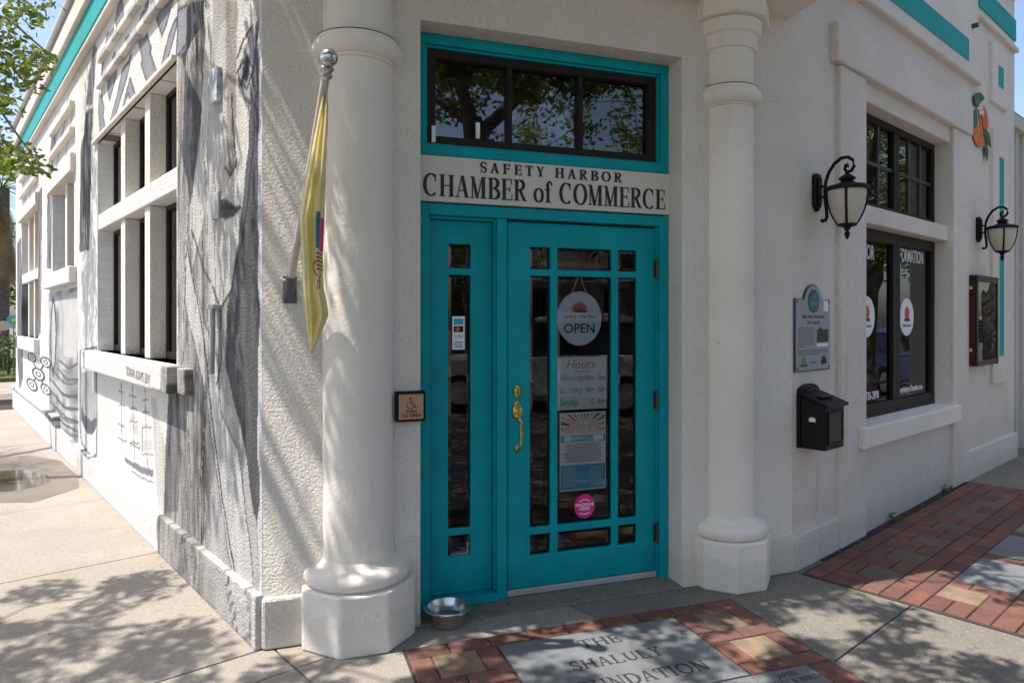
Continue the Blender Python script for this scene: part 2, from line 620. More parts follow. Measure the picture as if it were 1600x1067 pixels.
def holed(xs, zs, holes, y0, y1, back=True):
    """Wall slab in x-z with rectangular holes; shared vertices, so it can be bevelled."""
    eps = 1e-6
    xs = sorted(set([round(x, 5) for x in xs] + [round(v, 5) for h in holes for v in h[:2]]))
    zs = sorted(set([round(z, 5) for z in zs] + [round(v, 5) for h in holes for v in h[2:]]))
    xa, za = np.array(xs), np.array(zs)
    nx, nz = len(xs), len(zs)
    cx, cz = (xa[:-1] + xa[1:]) / 2, (za[:-1] + za[1:]) / 2
    solid = np.ones((nx - 1, nz - 1), bool)
    for h in holes:
        solid &= ~((cx[:, None] > h[0]) & (cx[:, None] < h[1]) & (cz[None, :] > h[2]) & (cz[None, :] < h[3]))
    X, Z = np.meshgrid(xa, za, indexing='ij')
    n = nx * nz
    V = np.concatenate([np.stack([X.ravel(), np.full(n, y0), Z.ravel()], 1), np.stack([X.ravel(), np.full(n, y1), Z.ravel()], 1)])
    I, J = np.nonzero(solid)
    a = I * nz + J
    b = (I + 1) * nz + J
    c = b + 1
    d = a + 1
    faces = [np.stack([a, b, c, d], 1)]
    if back:
        faces.append(np.stack([d, c, b, a], 1) + n)
    P = np.zeros((nx + 1, nz + 1), bool)
    P[1:-1, 1:-1] = solid
    S = P[1:-1, 1:-1]
    def edge(mask, p, q):
        ii, jj = np.nonzero(mask)
        pa = (ii + p[0]) * nz + jj + p[1]
        qa = (ii + q[0]) * nz + jj + q[1]
        faces.append(np.stack([qa, pa, pa + n, qa + n], 1))
    edge(S & ~P[:-2, 1:-1], (0, 1), (0, 0))
    edge(S & ~P[2:, 1:-1], (1, 0), (1, 1))
    edge(S & ~P[1:-1, :-2], (0, 0), (1, 0))
    edge(S & ~P[1:-1, 2:], (1, 1), (0, 1))
    Fq = np.concatenate(faces)
    used = np.unique(Fq)
    remap = np.full(2 * n, -1)
    remap[used] = np.arange(len(used))
    V = V[used]
    Fq = remap[Fq]
    me = bpy.data.meshes.new('wall')
    me.vertices.add(len(V))
    me.vertices.foreach_set('co', V.ravel())
    me.loops.add(Fq.size)
    me.loops.foreach_set('vertex_index', Fq.ravel())
    me.polygons.add(len(Fq))
    me.polygons.foreach_set('loop_start', np.arange(len(Fq)) * 4)
    me.update(calc_edges=True)
    return me, V


def text_mesh(body, size, depth=0.002, align='CENTER', xs=1.0, shear=0.0, bold=0.0, spacing=1.0):
    """Sans lettering standing in the x-z plane, facing -y."""
    cu = bpy.data.curves.new('lettering', 'FONT')
    cu.body = body
    cu.size = size
    cu.extrude = depth
    cu.align_x = align
    cu.align_y = 'CENTER'
    cu.shear = shear
    cu.offset = bold
    cu.space_character = spacing
    cu.resolution_u = 3
    ob = bpy.data.objects.new('lettering', cu)
    COL.objects.link(ob)
    dg = bpy.context.evaluated_depsgraph_get()
    me = bpy.data.meshes.new_from_object(ob.evaluated_get(dg))
    bpy.data.objects.remove(ob)
    co = np.empty(len(me.vertices) * 3)
    me.vertices.foreach_get('co', co)
    co = co.reshape(-1, 3)
    out = np.stack([co[:, 0] * xs, -co[:, 2], co[:, 1]], 1)
    me.vertices.foreach_set('co', out.ravel())
    me.update()
    return me


# ---- serif capitals drawn as strokes (cap height 1)
def _arc(cx, cy, rx, ry, a0, a1, n=14):
    return [(cx + rx * math.cos(rad(a0 + (a1 - a0) * k / n)), cy + ry * math.sin(rad(a0 + (a1 - a0) * k / n))) for k in range(n + 1)]


def serif_glyph(ch, B, t):
    """list of polygons, advance; B = stem weight, t = hairline"""
    P = []
    def rect(x0, x1, y0, y1):
        P.append([(x0, y0), (x1, y0), (x1, y1), (x0, y1)])
    def stem(x, y0=0.0, y1=1.0, w=B, lo=True, hi=True):
        rect(x, x + w, y0, y1)
        s = B * 0.42
        if lo:
            rect(x - s, x + w + s, y0, y0 + t)
        if hi:
            rect(x - s, x + w + s, y1 - t, y1)
    def diag(x0, y0, x1, y1, w):
        P.append([(x0 - w / 2, y0), (x0 + w / 2, y0), (x1 + w / 2, y1), (x1 - w / 2, y1)])
    def stroke(pts, wd):
        n = len(pts)
        L, Rr = [], []
        for k in range(n):
            p, q = pts[max(0, k - 1)], pts[min(n - 1, k + 1)]
            dx, dy = q[0] - p[0], q[1] - p[1]
            l = math.hypot(dx, dy) or 1
            w = wd(k / (n - 1)) / 2
            L.append((pts[k][0] - dy / l * w, pts[k][1] + dx / l * w))
            Rr.append((pts[k][0] + dy / l * w, pts[k][1] - dx / l * w))
        for k in range(n - 1):
            P.append([L[k], Rr[k], Rr[k + 1], L[k + 1]])
    s = B * 0.42
    th = lambda a: t + (B - t) * abs(math.cos(a))
    if ch == 'H':
        stem(s); stem(s + 0.52); rect(s + B, s + 0.52, 0.48, 0.48 + t); return P, 0.52 + B + 2 * s
    if ch == 'I':
        stem(s); return P, B + 2 * s
    if ch in 'EF':
        stem(s, hi=True, lo=True)
        x = s + B
        rect(x, x + 0.36, 1 - t, 1); rect(x + 0.36 - t, x + 0.36, 0.74, 1 - t)
        rect(x, x + 0.22, 0.5, 0.5 + t); rect(x + 0.22, x + 0.22 + t, 0.4, 0.62)
        if ch == 'E':
            rect(x, x + 0.4, 0, t); rect(x + 0.4 - t, x + 0.4, t, 0.28)
        return P, x + 0.42
    if ch == 'L':
        stem(s); x = s + B
        rect(x, x + 0.4, 0, t); rect(x + 0.4 - t, x + 0.4, t, 0.3); return P, x + 0.42
    if ch == 'T':
        c = 0.34
        stem(c - B / 2, hi=False); rect(0, 0.68, 1 - t, 1); rect(0, t, 0.74, 1 - t); rect(0.68 - t, 0.68, 0.74, 1 - t); return P, 0.68
    if ch in 'BRPD':
        stem(s); x = s + B * 0.5
        if ch == 'D':
            stroke(_arc(x + 0.14, 0.5, 0.42, 0.5 - t / 2, 88, -88, 22), lambda u: th(rad(88 - 176 * u)))
            rect(x, x + 0.16, 0, t); rect(x, x + 0.16, 1 - t, 1); return P, x + 0.6
        stroke(_arc(x + 0.16, 0.755, 0.26, 0.245 - t / 2, 88, -88), lambda u: th(rad(88 - 176 * u)))
        rect(x, x + 0.18, 1 - t, 1); rect(x, x + 0.18, 0.5, 0.5 + t)
        if ch == 'B':
            stroke(_arc(x + 0.18, 0.255, 0.30, 0.255 - t / 2, 88, -88), lambda u: th(rad(88 - 176 * u)))
            rect(x, x + 0.2, 0, t); return P, x + 0.56
        if ch == 'R':
            diag(x + 0.2, 0.5, x + 0.48, 0.0, B * 0.95); rect(x + 0.4, x + 0.62, 0, t); return P, x + 0.6
        return P, x + 0.5
    if ch in 'OC':
        rx = 0.36
        if ch == 'O':
            stroke(_arc(rx + B / 2, 0.5, rx, 0.5 - t / 2 + 0.015, 0, 360, 36), lambda u: th(rad(360 * u))); return P, 2 * rx + B
        stroke(_arc(rx + B / 2, 0.5, rx, 0.5 - t / 2 + 0.015, 48, 312, 30), lambda u: th(rad(48 + 264 * u)))
        rect(rx * 1.62 + B / 2, rx * 1.62 + B / 2 + t, 0.66, 0.98); return P, 2 * rx * 0.9 + B
    if ch == 'U':
        stem(s, 0.3, 1.0, lo=False); stem(s + 0.5, 0.3, 1.0, w=t * 1.6, lo=False)
        c = s + (0.5 + B) / 2
        stroke(_arc(c, 0.3, (0.5 - B * 0.1) / 2, 0.3 - t, 180, 360, 16), lambda u: B * (1 - u) + t * 1.6 * u); return P, 0.62 + 2 * s
    if ch == 'S':
        pts = _arc(0.27, 0.74, 0.215, 0.24, 35, 255, 14) + _arc(0.27, 0.255, 0.225, 0.24, 75, -145, 14)
        stroke(pts, lambda u: t + (B * 1.05 - t) * max(0.0, 1 - abs(u - 0.5) * 2.3))
        rect(0.44, 0.44 + t, 0.7, 0.98); rect(0.03, 0.03 + t, 0.03, 0.3); return P, 0.55
    if ch == 'A':
        diag(0.1, 0, 0.36, 1, t * 1.3); diag(0.64, 0, 0.38, 1, B); rect(0.19, 0.56, 0.3, 0.3 + t)
        rect(0.0, 0.22, 0, t); rect(0.5, 0.78, 0, t); return P, 0.78
    if ch == 'Y':
        diag(0.36, 0.44, 0.12, 1, B); diag(0.36, 0.44, 0.6, 1, t * 1.3); rect(0.36 - B / 2, 0.36 + B / 2, 0, 0.46)
        rect(0.36 - B, 0.36 + B, 0, t); rect(0.0, 0.25, 1 - t, 1); rect(0.48, 0.72, 1 - t, 1); return P, 0.72
    if ch == 'N':
        rect(0.1, 0.1 + t * 1.3, 0, 1); diag(0.62, 0, 0.12, 1, B); rect(0.62, 0.62 + t * 1.3, 0, 1)
        rect(0.0, 0.22, 0, t); rect(0.0, 0.16, 1 - t, 1); rect(0.54, 0.76, 1 - t, 1); return P, 0.76
    if ch == 'M':
        rect(0.1, 0.1 + t * 1.3, 0, 1); diag(0.42, 0, 0.14, 1, B * 0.9); diag(0.42, 0, 0.7, 1, t * 1.4)
        rect(0.68, 0.68 + B, 0, 1); rect(0.0, 0.22, 0, t); rect(0.6, 0.76 + B, 0, t); rect(0.0, 0.16, 1 - t, 1); rect(0.68, 0.76 + B, 1 - t, 1); return P, 0.78 + B
    if ch == 'o':
        stroke(_arc(0.28, 0.32, 0.24, 0.32, 0, 360, 30), lambda u: th(rad(360 * u)) * 0.9); return P, 0.56
    if ch == 'f':
        rect(0.14, 0.14 + B * 0.9, 0, 0.8); rect(0.05, 0.25 + B, 0, t); rect(0.02, 0.38, 0.6, 0.6 + t)
        stroke(_arc(0.34, 0.78, 0.155, 0.22, 180, 40, 12), lambda u: B * 0.9 * (1 - u) + t * u); P.append([(0.4, 0.84), (0.5, 0.84), (0.5, 0.95), (0.4, 0.95)]); return P, 0.46
    return P, 0.34


def serif_text(body, cap, width=None, depth=0.003, B=0.17, t=0.05, gap=0.09, y=0.0):
    """raised letters centred on x=0, baseline z=0, front face at y - depth"""
    x = 0.0
    letters = []
    for ch in body:
        P, adv = serif_glyph(ch, B, t)
        if P:
            letters.append([[(x + a, b) for a, b in p] for p in P])
        x += adv + gap
    tot = x - gap
    kx = (width / tot) if width else cap
    out = []
    for polys in letters:
        m = MB()
        for k, p in enumerate(polys):
            m.prism_y([((a - tot / 2) * kx, b * cap) for a, b in p], y - depth - (k % 7) * 0.00012, y + 0.0004 + (k % 7) * 0.00003)
        out.append(m)
    return out


# ---- leaves
def leaf_mesh(name, pts, size, flat=0.35, asp=0.42, var=0.3, six=False, droop=0.0):
    pts = np.asarray(pts, float)
    n = len(pts)
    u = rng.normal(size=(n, 3))
    u[:, 2] = u[:, 2] * 0.6 - droop
    u /= np.linalg.norm(u, axis=1)[:, None]
    w = rng.normal(size=(n, 3))
    w[:, 2] *= flat
    v = np.cross(u, w)
    v /= np.linalg.norm(v, axis=1)[:, None] + 1e-9
    nn = np.cross(u, v)
    L = size * (1 + var * rng.normal(size=n)).clip(0.5, 1.7)
    a = (u * (L * 0.5)[:, None])
    b = (v * (L * asp * 0.5)[:, None])
    c = nn * (L * 0.08)[:, None]
    if six:
        V = np.stack([pts - a, pts - a * 0.35 + b + c, pts + a * 0.45 + b * 0.85 + c, pts + a, pts + a * 0.45 - b * 0.85 + c, pts - a * 0.35 - b + c], 1)
        k = 6
    else:
        V = np.stack([pts - a, pts + b + c, pts + a, pts - b + c], 1)
        k = 4
    me = bpy.data.meshes.new(name)
    me.vertices.add(n * k)
    me.vertices.foreach_set('co', V.reshape(-1))
    me.loops.add(n * k)
    me.loops.foreach_set('vertex_index', np.arange(n * k))
    me.polygons.add(n)
    me.polygons.foreach_set('loop_start', np.arange(n) * k)
    me.update(calc_edges=True)
    return me


def clump(c, r, n, squash=0.7):
    p = rng.normal(size=(n, 3))
    p /= np.linalg.norm(p, axis=1)[:, None]
    p *= (rng.random(n) ** 0.5 * r)[:, None]
    p[:, 2] *= squash
    return p + np.asarray(c)


def curve_pts(a, b, sag, n=6, jit=0.0):
    a, b = Vector(a), Vector(b)
    out = []
    for k in range(n + 1):
        t = k / n
        p = a.lerp(b, t)
        p.z += sag * 4 * t * (1 - t)
        if 0 < k < n and jit:
            p += Vector([random.uniform(-jit, jit) for _ in range(3)])
        out.append(p)
    return out

# ================================================================== the corner building
BLD = thing('corner_building', 'white stucco corner building with teal trim, grey mural and columned entrance', 'building')
WALL_H = 4.75
WIN1 = (1.42, 4.0, 1.23, 3.1)
WIN2 = (5.3, 6.93, 2.06, 3.04)
WIN3 = (8.34, 10.54, 1.25, 3.08)
WEND = 11.5

MUR = {
'dark_left':[(1.35,3.1),(0.88,3.14),(0.84,3.26),(1.14,3.37),(1.22,3.08),(1.32,2.51),(1.1,2.13),(1.0,2.45),(0.88,2.68)],
'black':[(1.22,3.36),(1.11,3.33),(1.13,3.11),(1.22,3.08)],
'light_streak':[(0.86,3.27),(0.71,3.22),(0.78,2.83),(0.86,2.1),(1.1,1.8),(1.15,2.14),(0.95,2.48),(0.88,2.85)],
'tan':[(0.5,3.14),(0.33,3.08),(0.35,2.62),(0.38,2.22),(0.49,2.26)],
'white_right':[(0.32,3.08),(0.07,2.99),(0.07,2.63),(0.17,2.35),(0.33,2.04),(0.38,2.14),(0.34,2.61)],
'dark_right':[(0.1,2.88),(0.02,2.91),(0.01,0.45),(0.12,0.6),(0.23,0.88),(0.36,1.06),(0.52,1.27),(0.48,1.57),(0.33,1.88),(0.25,2.12),(0.15,2.5)],
'cloth':[(1.26,1.98),(1.07,1.76),(0.88,1.5),(0.64,1.3),(0.59,1.03),(0.34,0.87),(0.21,0.58),(0.05,0.05),(0.25,-0.05),(0.44,0.27),(0.69,0.75),(0.8,1.01),(0.98,1.29),(1.23,1.58)],
'eye':[(0.23,2.81),(0.13,2.88),(0.11,2.67),(0.17,2.51),(0.29,2.62),(0.32,2.73)],
'iris':[(0.25,2.75),(0.2,2.74),(0.17,2.68),(0.2,2.65),(0.26,2.68)],
'lips':[(0.64,2.09),(0.54,2.12),(0.44,2.09),(0.31,2.05),(0.42,2.03),(0.56,2.04)],
'nose':[(0.48,2.3),(0.4,2.34),(0.35,2.28),(0.44,2.23)],
'diamonds':[[(3.08,4.06),(2.99,4.03),(2.92,3.92),(2.95,3.84),(3.13,3.81),(3.24,3.95)],[(3.29,3.91),(3.4,3.81),(3.67,3.8),(3.75,3.7),(3.87,3.58),(3.79,3.74),(3.59,3.93)],[(2.12,3.72),(2.17,3.66),(2.46,3.54),(2.5,3.57),(2.35,3.69)],[(1.78,3.54),(1.5,3.5),(1.65,3.4),(1.77,3.36),(1.91,3.52)],[(2.76,3.67),(2.61,3.54),(2.92,3.54),(2.99,3.65)],[(2.41,3.51),(2.17,3.5),(2.05,3.36),(2.09,3.35),(1.86,3.11),(2.14,3.13),(2.35,3.34),(2.3,3.35)],[(1.5,3.35),(1.4,3.36),(1.44,3.29),(1.65,3.15),(1.85,3.12),(1.6,3.31)],[(2.65,3.49),(2.78,3.38),(3.33,3.12),(3.56,3.11),(3.18,3.31),(2.98,3.46)],[(2.7,3.34),(2.48,3.12),(2.64,3.11),(2.76,3.23),(3.05,3.12),(2.82,3.26)],[(3.91,3.51),(3.79,3.46),(3.69,3.33),(3.75,3.29),(3.61,3.11),(3.85,3.1),(3.97,3.39)],[(3.25,3.7),(3.22,3.6),(3.18,3.49),(3.46,3.35),(3.55,3.46),(3.51,3.6)],[(1.4,3.4),(1.19,3.36),(1.21,3.14),(1.36,3.12),(1.44,3.13),(1.4,3.27)]],
'stripe':[[(4.17,4.04),(4.01,3.96),(4.08,3.83),(4.24,3.49),(4.61,3.58),(4.4,3.87)],[(4.64,3.5),(4.2,3.49),(4.3,3.24),(4.4,2.17),(4.98,2.19),(4.9,3.2),(4.68,3.35)],[(6.88,3.89),(6.6,3.79),(6.93,3.31),(7.05,2.14),(7.47,2.17),(7.41,3.15),(7.28,3.53)],[(8.34,3.28),(7.92,3.3),(8.06,1.34),(8.48,1.24)],[(11.27,2.82),(10.64,2.87),(10.34,0.59),(10.84,0.29),(11.27,0.85)]],
'ship_lines':[[(3.01,1.02),(2.98,0.48)],[(2.62,1.03),(2.55,0.47)],[(2.23,1.01),(2.16,0.48)],[(3.1,0.94),(2.94,0.94)],[(3.08,0.83),(2.88,0.84)],[(2.71,0.94),(2.51,0.94)],[(2.71,0.84),(2.48,0.85)],[(2.28,0.94),(2.15,0.95)],[(2.3,0.85),(2.11,0.87)],[(2.31,0.74),(2.05,0.77)],[(2.31,0.55),(2.0,0.59)],[(2.71,0.58),(2.39,0.58)],[(2.68,0.55),(2.66,0.59),(2.41,0.61),(2.39,0.58)],[(2.62,0.37),(2.31,0.38),(2.0,0.4)],[(3.13,0.67),(2.89,0.68)],[(3.13,0.56),(2.82,0.57)],[(2.31,0.74),(2.31,0.57)],[(2.21,0.82),(2.21,0.76)],[(2.71,0.74),(2.45,0.76)]],
'sails':[[(2.53,0.75),(2.44,0.75),(2.42,0.67),(2.57,0.67)],[(2.27,0.66),(2.04,0.69),(2.01,0.62),(2.29,0.57)],[(2.68,0.8),(2.53,0.81),(2.53,0.77),(2.69,0.75)]],
'hull':[(2.87,0.46),(2.83,0.44),(2.31,0.46),(1.99,0.49),(1.99,0.44),(2.31,0.41),(2.86,0.41)],
'low_grey':[(2.06,0.98),(1.93,0.98),(1.83,0.82),(1.67,0.68),(1.68,0.27),(1.86,0.23),(1.93,0.49)],
'bark_low':[(1.6,1.06),(1.37,1.06),(1.37,0.34),(1.72,0.26),(1.68,0.67)],
'tube':[(4.93,1.19),(4.05,1.26),(4.03,0.6),(4.05,0.28),(4.25,0.23),(4.59,0.25),(4.86,0.29),(4.93,0.46)],
'tube_fill':[(4.86,0.98),(4.07,1.06),(4.07,0.61),(4.36,0.56),(4.71,0.59),(4.86,0.68)],
'tube_dark':[(4.86,0.68),(4.71,0.59),(4.36,0.56),(4.05,0.62),(4.07,0.52),(4.25,0.44),(4.53,0.42),(4.86,0.51)],
'panel2':[(7.31,1.85),(5.09,1.84),(5.04,0.23),(7.21,0.3)],
'p2_light':[(6.04,1.76),(5.09,1.82),(5.09,1.14),(5.62,1.1),(6.04,1.11)],
'p2_waves':[[(6.91,0.76),(6.12,0.66),(5.09,0.72)],[(6.82,0.61),(5.96,0.53),(5.06,0.6)],[(6.64,0.47),(5.8,0.43),(5.06,0.47)],[(6.46,0.94),(5.8,0.85),(5.06,0.9)],[(6.37,1.04),(5.65,0.98),(5.09,1.06)],[(7.01,0.4),(5.96,0.34),(5.09,0.37)]],
'oval':[(6.86,1.84),(6.64,1.6),(6.55,1.34),(6.64,1.03),(6.86,0.79),(7.09,1.01),(7.17,1.33),(7.07,1.6)],
'oval_in':[(6.86,1.73),(6.73,1.55),(6.67,1.34),(6.75,1.03),(6.86,0.92),(7.01,1.02),(7.05,1.33),(6.99,1.55)],
'circles':[[(9.13,0.96),(8.81,0.97),(9.13,0.92)],[(7.58,0.96),(7.25,0.98),(7.58,0.92)],[(8.36,0.76),(7.93,0.79),(8.36,0.71)],[(9.13,0.56),(8.71,0.59),(9.13,0.51)],[(7.58,0.61),(7.27,0.64),(7.58,0.57)]],
'face':[(0.59,3.04),(0.33,3.05),(0.08,2.85),(0.09,2.46),(0.18,2.17),(0.29,1.88),(0.42,1.66),(0.59,1.57),(0.75,1.71),(0.84,2.1),(0.79,2.55),(0.72,2.85)],
'brow':[[(0.33,2.8),(0.25,2.86),(0.13,2.89)],[(0.33,2.73),(0.22,2.77),(0.11,2.68),(0.2,2.61),(0.31,2.69)],[(0.31,2.7),(0.23,2.58),(0.15,2.53)]],
'face_lines':[[(0.42,2.63),(0.38,2.4),(0.34,2.28),(0.44,2.23),(0.52,2.29)],[(0.68,2.09),(0.54,2.09),(0.44,2.07),(0.29,2.05)],[(0.09,2.46),(0.17,2.14),(0.29,1.86),(0.44,1.65),(0.59,1.56),(0.72,1.68)],[(0.59,1.57),(0.57,1.3),(0.66,1.16)],[(0.75,1.71),(0.88,1.79),(1.1,2.02)],[(1.23,1.96),(0.88,1.43),(0.75,1.02),(0.59,0.63),(0.36,0.23),(0.21,-0.03)]],
}


def inpoly(S, Z, poly):
    r = np.zeros(S.shape, bool)
    n = len(poly)
    for k in range(n):
        x0, y0 = poly[k]
        x1, y1 = poly[(k + 1) % n]
        if y0 == y1:
            continue
        c = ((y0 > Z) != (y1 > Z)) & (S < (x1 - x0) * (Z - y0) / (y1 - y0) + x0)
        r ^= c
    return r


def dline(S, Z, pts, sx=1.0):
    d = np.full(S.shape, 9.0)
    for (x0, y0), (x1, y1) in zip(pts[:-1], pts[1:]):
        dx, dy = (x1 - x0) * sx, y1 - y0
        l2 = dx * dx + dy * dy + 1e-12
        t = (((S - x0) * sx * dx + (Z - y0) * dy) / l2).clip(0, 1)
        d = np.minimum(d, np.hypot((S - x0) * sx - t * dx, Z - y0 - t * dy))
    return d


_grid = rng.random((256, 256))


def vnoise(x, y):
    xi, yi = np.floor(x).astype(int), np.floor(y).astype(int)
    fx, fy = x - xi, y - yi
    fx, fy = fx * fx * (3 - 2 * fx), fy * fy * (3 - 2 * fy)
    g = lambda a, b: _grid[a % 256, b % 256]
    return (g(xi, yi) * (1 - fx) + g(xi + 1, yi) * fx) * (1 - fy) + (g(xi, yi + 1) * (1 - fx) + g(xi + 1, yi + 1) * fx) * fy


def mural(S, Z):
    S, Z = np.asarray(S, float), np.asarray(Z, float)
    C = np.empty(S.shape + (3,))
    C[:] = (0.80, 0.785, 0.76)
    def put(mask, col, a=1.0):
        aa = (mask * a)[..., None] if not isinstance(a, float) or True else a
        C[:] = C * (1 - aa) + np.asarray(col) * aa
    wig = (vnoise(S * 9, Z * 9) - 0.5) * 0.03
    # vertical brush streaks of the painted tree
    Sd = S + 0.07 * (vnoise(S * 5 + 2, Z * 3.1) - 0.5) + 0.025 * (vnoise(S * 16, Z * 9 + 5) - 0.5)
    st = 0.26 * vnoise(Sd * 42, Z * 4.2) + 0.20 * vnoise(Sd * 80 + 7, Z * 17) + 0.30 * vnoise(Sd * 17 + 3, Z * 2.6) + 0.24 * vnoise(Sd * 7 + 9, Z * 1.7 + 4)
    edge = np.where(Z > 1.08, 1.40, np.interp(Z, [0.2, 0.67, 1.06], [1.74, 1.68, 1.60])) + wig
    trunk = S < edge
    tone = np.clip(0.30 + (st - 0.5) * 0.8, 0.06, 0.64)
    warm = np.stack([tone * 1.03, tone * 0.98, tone * 0.94], -1)
    sm = np.clip(0.46 + (vnoise(S * 6 + 1, Z * 2.4) - 0.5) * 0.30 + (st - 0.5) * 0.22, 0.1, 0.66)
    wgt = np.clip((0.86 - S + 0.12 * (vnoise(S * 3, Z * 2.5) - 0.5)) / 0.12, 0, 1)[..., None]
    warm = warm * (1 - wgt) + np.stack([sm * 1.02, sm * 0.98, sm * 0.95], -1) * wgt
    C[trunk] = warm[trunk]
    Sw = S + wig
    def poly(name, col, a=1.0, cl=None, s=0.0):
        m = inpoly(Sw, Z, MUR[name] if isinstance(name, str) else name)
        if s:
            k = np.clip(1 + (st - 0.5) * s, 0.25, 1.9)[..., None]
            c = np.asarray(col) * k
            aa = (m * a)[..., None]
            C[:] = C * (1 - aa) + c * aa
        else:
            put(m, col, a)
    poly('dark_left', (0.055, 0.062, 0.075), 0.92, s=2.2)
    poly('light_streak', (0.62, 0.60, 0.58), 0.85, s=1.0)
    poly('face', (0.56, 0.545, 0.53), 0.8, s=0.25)
    poly('tan', (0.24, 0.195, 0.155), 0.7, s=0.9)
    poly('white_right', (0.68, 0.66, 0.64), 0.85, s=1.0)
    poly('dark_right', (0.075, 0.075, 0.085), 0.93, s=1.7)
    poly('cloth', (0.56, 0.545, 0.53), 0.92, s=0.8)
    poly('black', (0.02, 0.02, 0.02))
    poly('eye', (0.34, 0.35, 0.37), 0.9, s=0.5)
    poly([(0.215 + (a - 0.215) * 1.25, 2.70 + (b - 2.70) * 1.2) for a, b in MUR['iris']], (0.03, 0.033, 0.045))
    poly([(0.48 + (a - 0.48) * 1.05, 2.075 + (b - 2.075) * 1.35) for a, b in MUR['lips']], (0.07, 0.065, 0.068), 0.95, s=0.8)
    poly('nose', (0.17, 0.15, 0.14), 0.8)
    for nm, w in (('cloth', 0.008), ('eye', 0.006), ('lips', 0.004)):
        p = MUR[nm]
        put(dline(Sw, Z, p + [p[0]]) < w, (0.09, 0.09, 0.1), 0.75)
    for p in MUR['brow'] + MUR['face_lines']:
        put(dline(Sw, Z, p) < 0.010, (0.04, 0.04, 0.045), 0.9)
    for k in range(6):
        x0 = 0.72 + 0.105 * k + 0.03 * math.sin(k * 2.1)
        zs_ = np.linspace(0.02 if k % 3 else 1.4, 3.3 if k % 2 else 2.2, 40)
        ln = [(x0 + 0.05 * math.sin(z * 2.3 + k) + 0.018 * math.sin(z * 7.1 + 2 * k), z) for z in zs_]
        w = 0.0035 + 0.004 * (vnoise(S * 3 + k, Z * 6)) - 0.002
        put((dline(S, Z, ln) < w) & trunk & (Sw < 1.42), (0.035, 0.035, 0.04), 0.75)
        ln2 = [(a + 0.02, b) for a, b in ln]
        put((dline(S, Z, ln2) < w * 0.8) & trunk & (vnoise(S * 4 + 3 * k, Z * 2.2) > 0.5), (0.62, 0.61, 0.60), 0.7)
    # paler strip along the corner arris
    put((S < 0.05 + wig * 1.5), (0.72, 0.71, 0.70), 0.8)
    # bark below the sill and the pale run beside it
    poly('low_grey', (0.55, 0.53, 0.50), 0.8, s=1.0)
    poly('bark_low', (0.17, 0.17, 0.18), 0.9, s=2.2)
    # branches: grey patches with dark outlines
    for p in MUR['diamonds']:
        m = inpoly(S, Z, p)
        put(m, (0.30, 0.315, 0.36))
        put(dline(S, Z, p + [p[0]], 0.8) < 0.011, (0.05, 0.05, 0.06), 0.85)
    for k, p in enumerate(MUR['stripe']):
        m = inpoly(Sw, Z, p)
        tone2 = np.clip(0.16 + (vnoise(S * 16, Z * 3) - 0.5) * 0.4, 0.04, 0.5)
        aa = m[..., None] * 0.95
        C[:] = C * (1 - aa) + np.stack([tone2, tone2 * 1.02, tone2 * 1.1], -1) * aa
    # sailing ship outline
    for p in MUR['ship_lines']:
        put(dline(S, Z, p, 0.6) < 0.0065, (0.16, 0.16, 0.18), 0.85)
    for p in MUR['sails']:
        put(inpoly(S, Z, p), (0.55, 0.55, 0.56), 0.8)
    poly('hull', (0.17, 0.17, 0.2), 0.9, s=1.6)
    # second panel: waves, hull, tall bottle and oval
    m2 = inpoly(S, Z, MUR['panel2'])
    g2 = np.clip(0.42 + (vnoise(S * 4, Z * 7) - 0.5) * 0.5, 0.15, 0.7)
    C[m2] = np.stack([g2, g2, g2 * 1.02], -1)[m2]
    put(inpoly(S, Z, MUR['p2_light']), (0.66, 0.65, 0.64), 0.85)
    put(m2 & ((np.sin(Z * 46 + np.sin(S * 2.4) * 2.2) > 0.72) & (Z < 0.95)), (0.15, 0.15, 0.17), 0.8)
    for p in MUR['p2_waves']:
        put(dline(S, Z, p, 0.5) < 0.014, (0.12, 0.12, 0.14), 0.9)
    poly('oval', (0.10, 0.10, 0.12), 0.95)
    poly('oval_in', (0.6, 0.6, 0.62), 0.9, s=1.2)
    poly('tube', (0.76, 0.75, 0.73))
    poly('tube_fill', (0.42, 0.42, 0.42), 0.95, s=1.2)
    poly('tube_dark', (0.12, 0.12, 0.15), 0.95, s=1.2)
    p = MUR['tube']
    put(dline(S, Z, p + [p[0]], 0.5) < 0.016, (0.13, 0.13, 0.15), 0.85)
    # linked rings
    cs = [(c[0][0], c[0][1], abs(c[1][0] - c[0][0]), abs(c[2][1] - c[0][1])) for c in MUR['circles']]
    for a in range(5):
        for b in range(5):
            if a < b and 2 in (a, b):
                put(dline(S, Z, [cs[a][:2], cs[b][:2]], 0.3) < 0.018, (0.07, 0.07, 0.08))
    for cx, cz, rx, rz in cs:
        q = np.hypot((S - cx) / rx, (Z - cz) / rz)
        put(q < 1.75, (0.07, 0.07, 0.08))
        put(q < 1.25, (0.78, 0.77, 0.75))
        put((q < 0.75) & (q > 0.4), (0.12, 0.12, 0.13))
    # hatching on the frieze panels above the farther windows
    for s0, s1 in ((5.4, 6.8), (8.4, 10.4)):
        b = (S > s0) & (S < s1) & (Z > 3.2) & (Z < 3.95)
        put(b & (np.sin(S * 9 + Z * 16 + 3 * vnoise(S * 3, Z * 3)) > 0.78), (0.30, 0.31, 0.33), 0.8)
    # speckle of the coarse render
    sp = 1 + (vnoise(S * 85, Z * 85) - 0.5) * 0.16
    C *= sp[..., None]
    return np.clip(C, 0.015, 0.83)


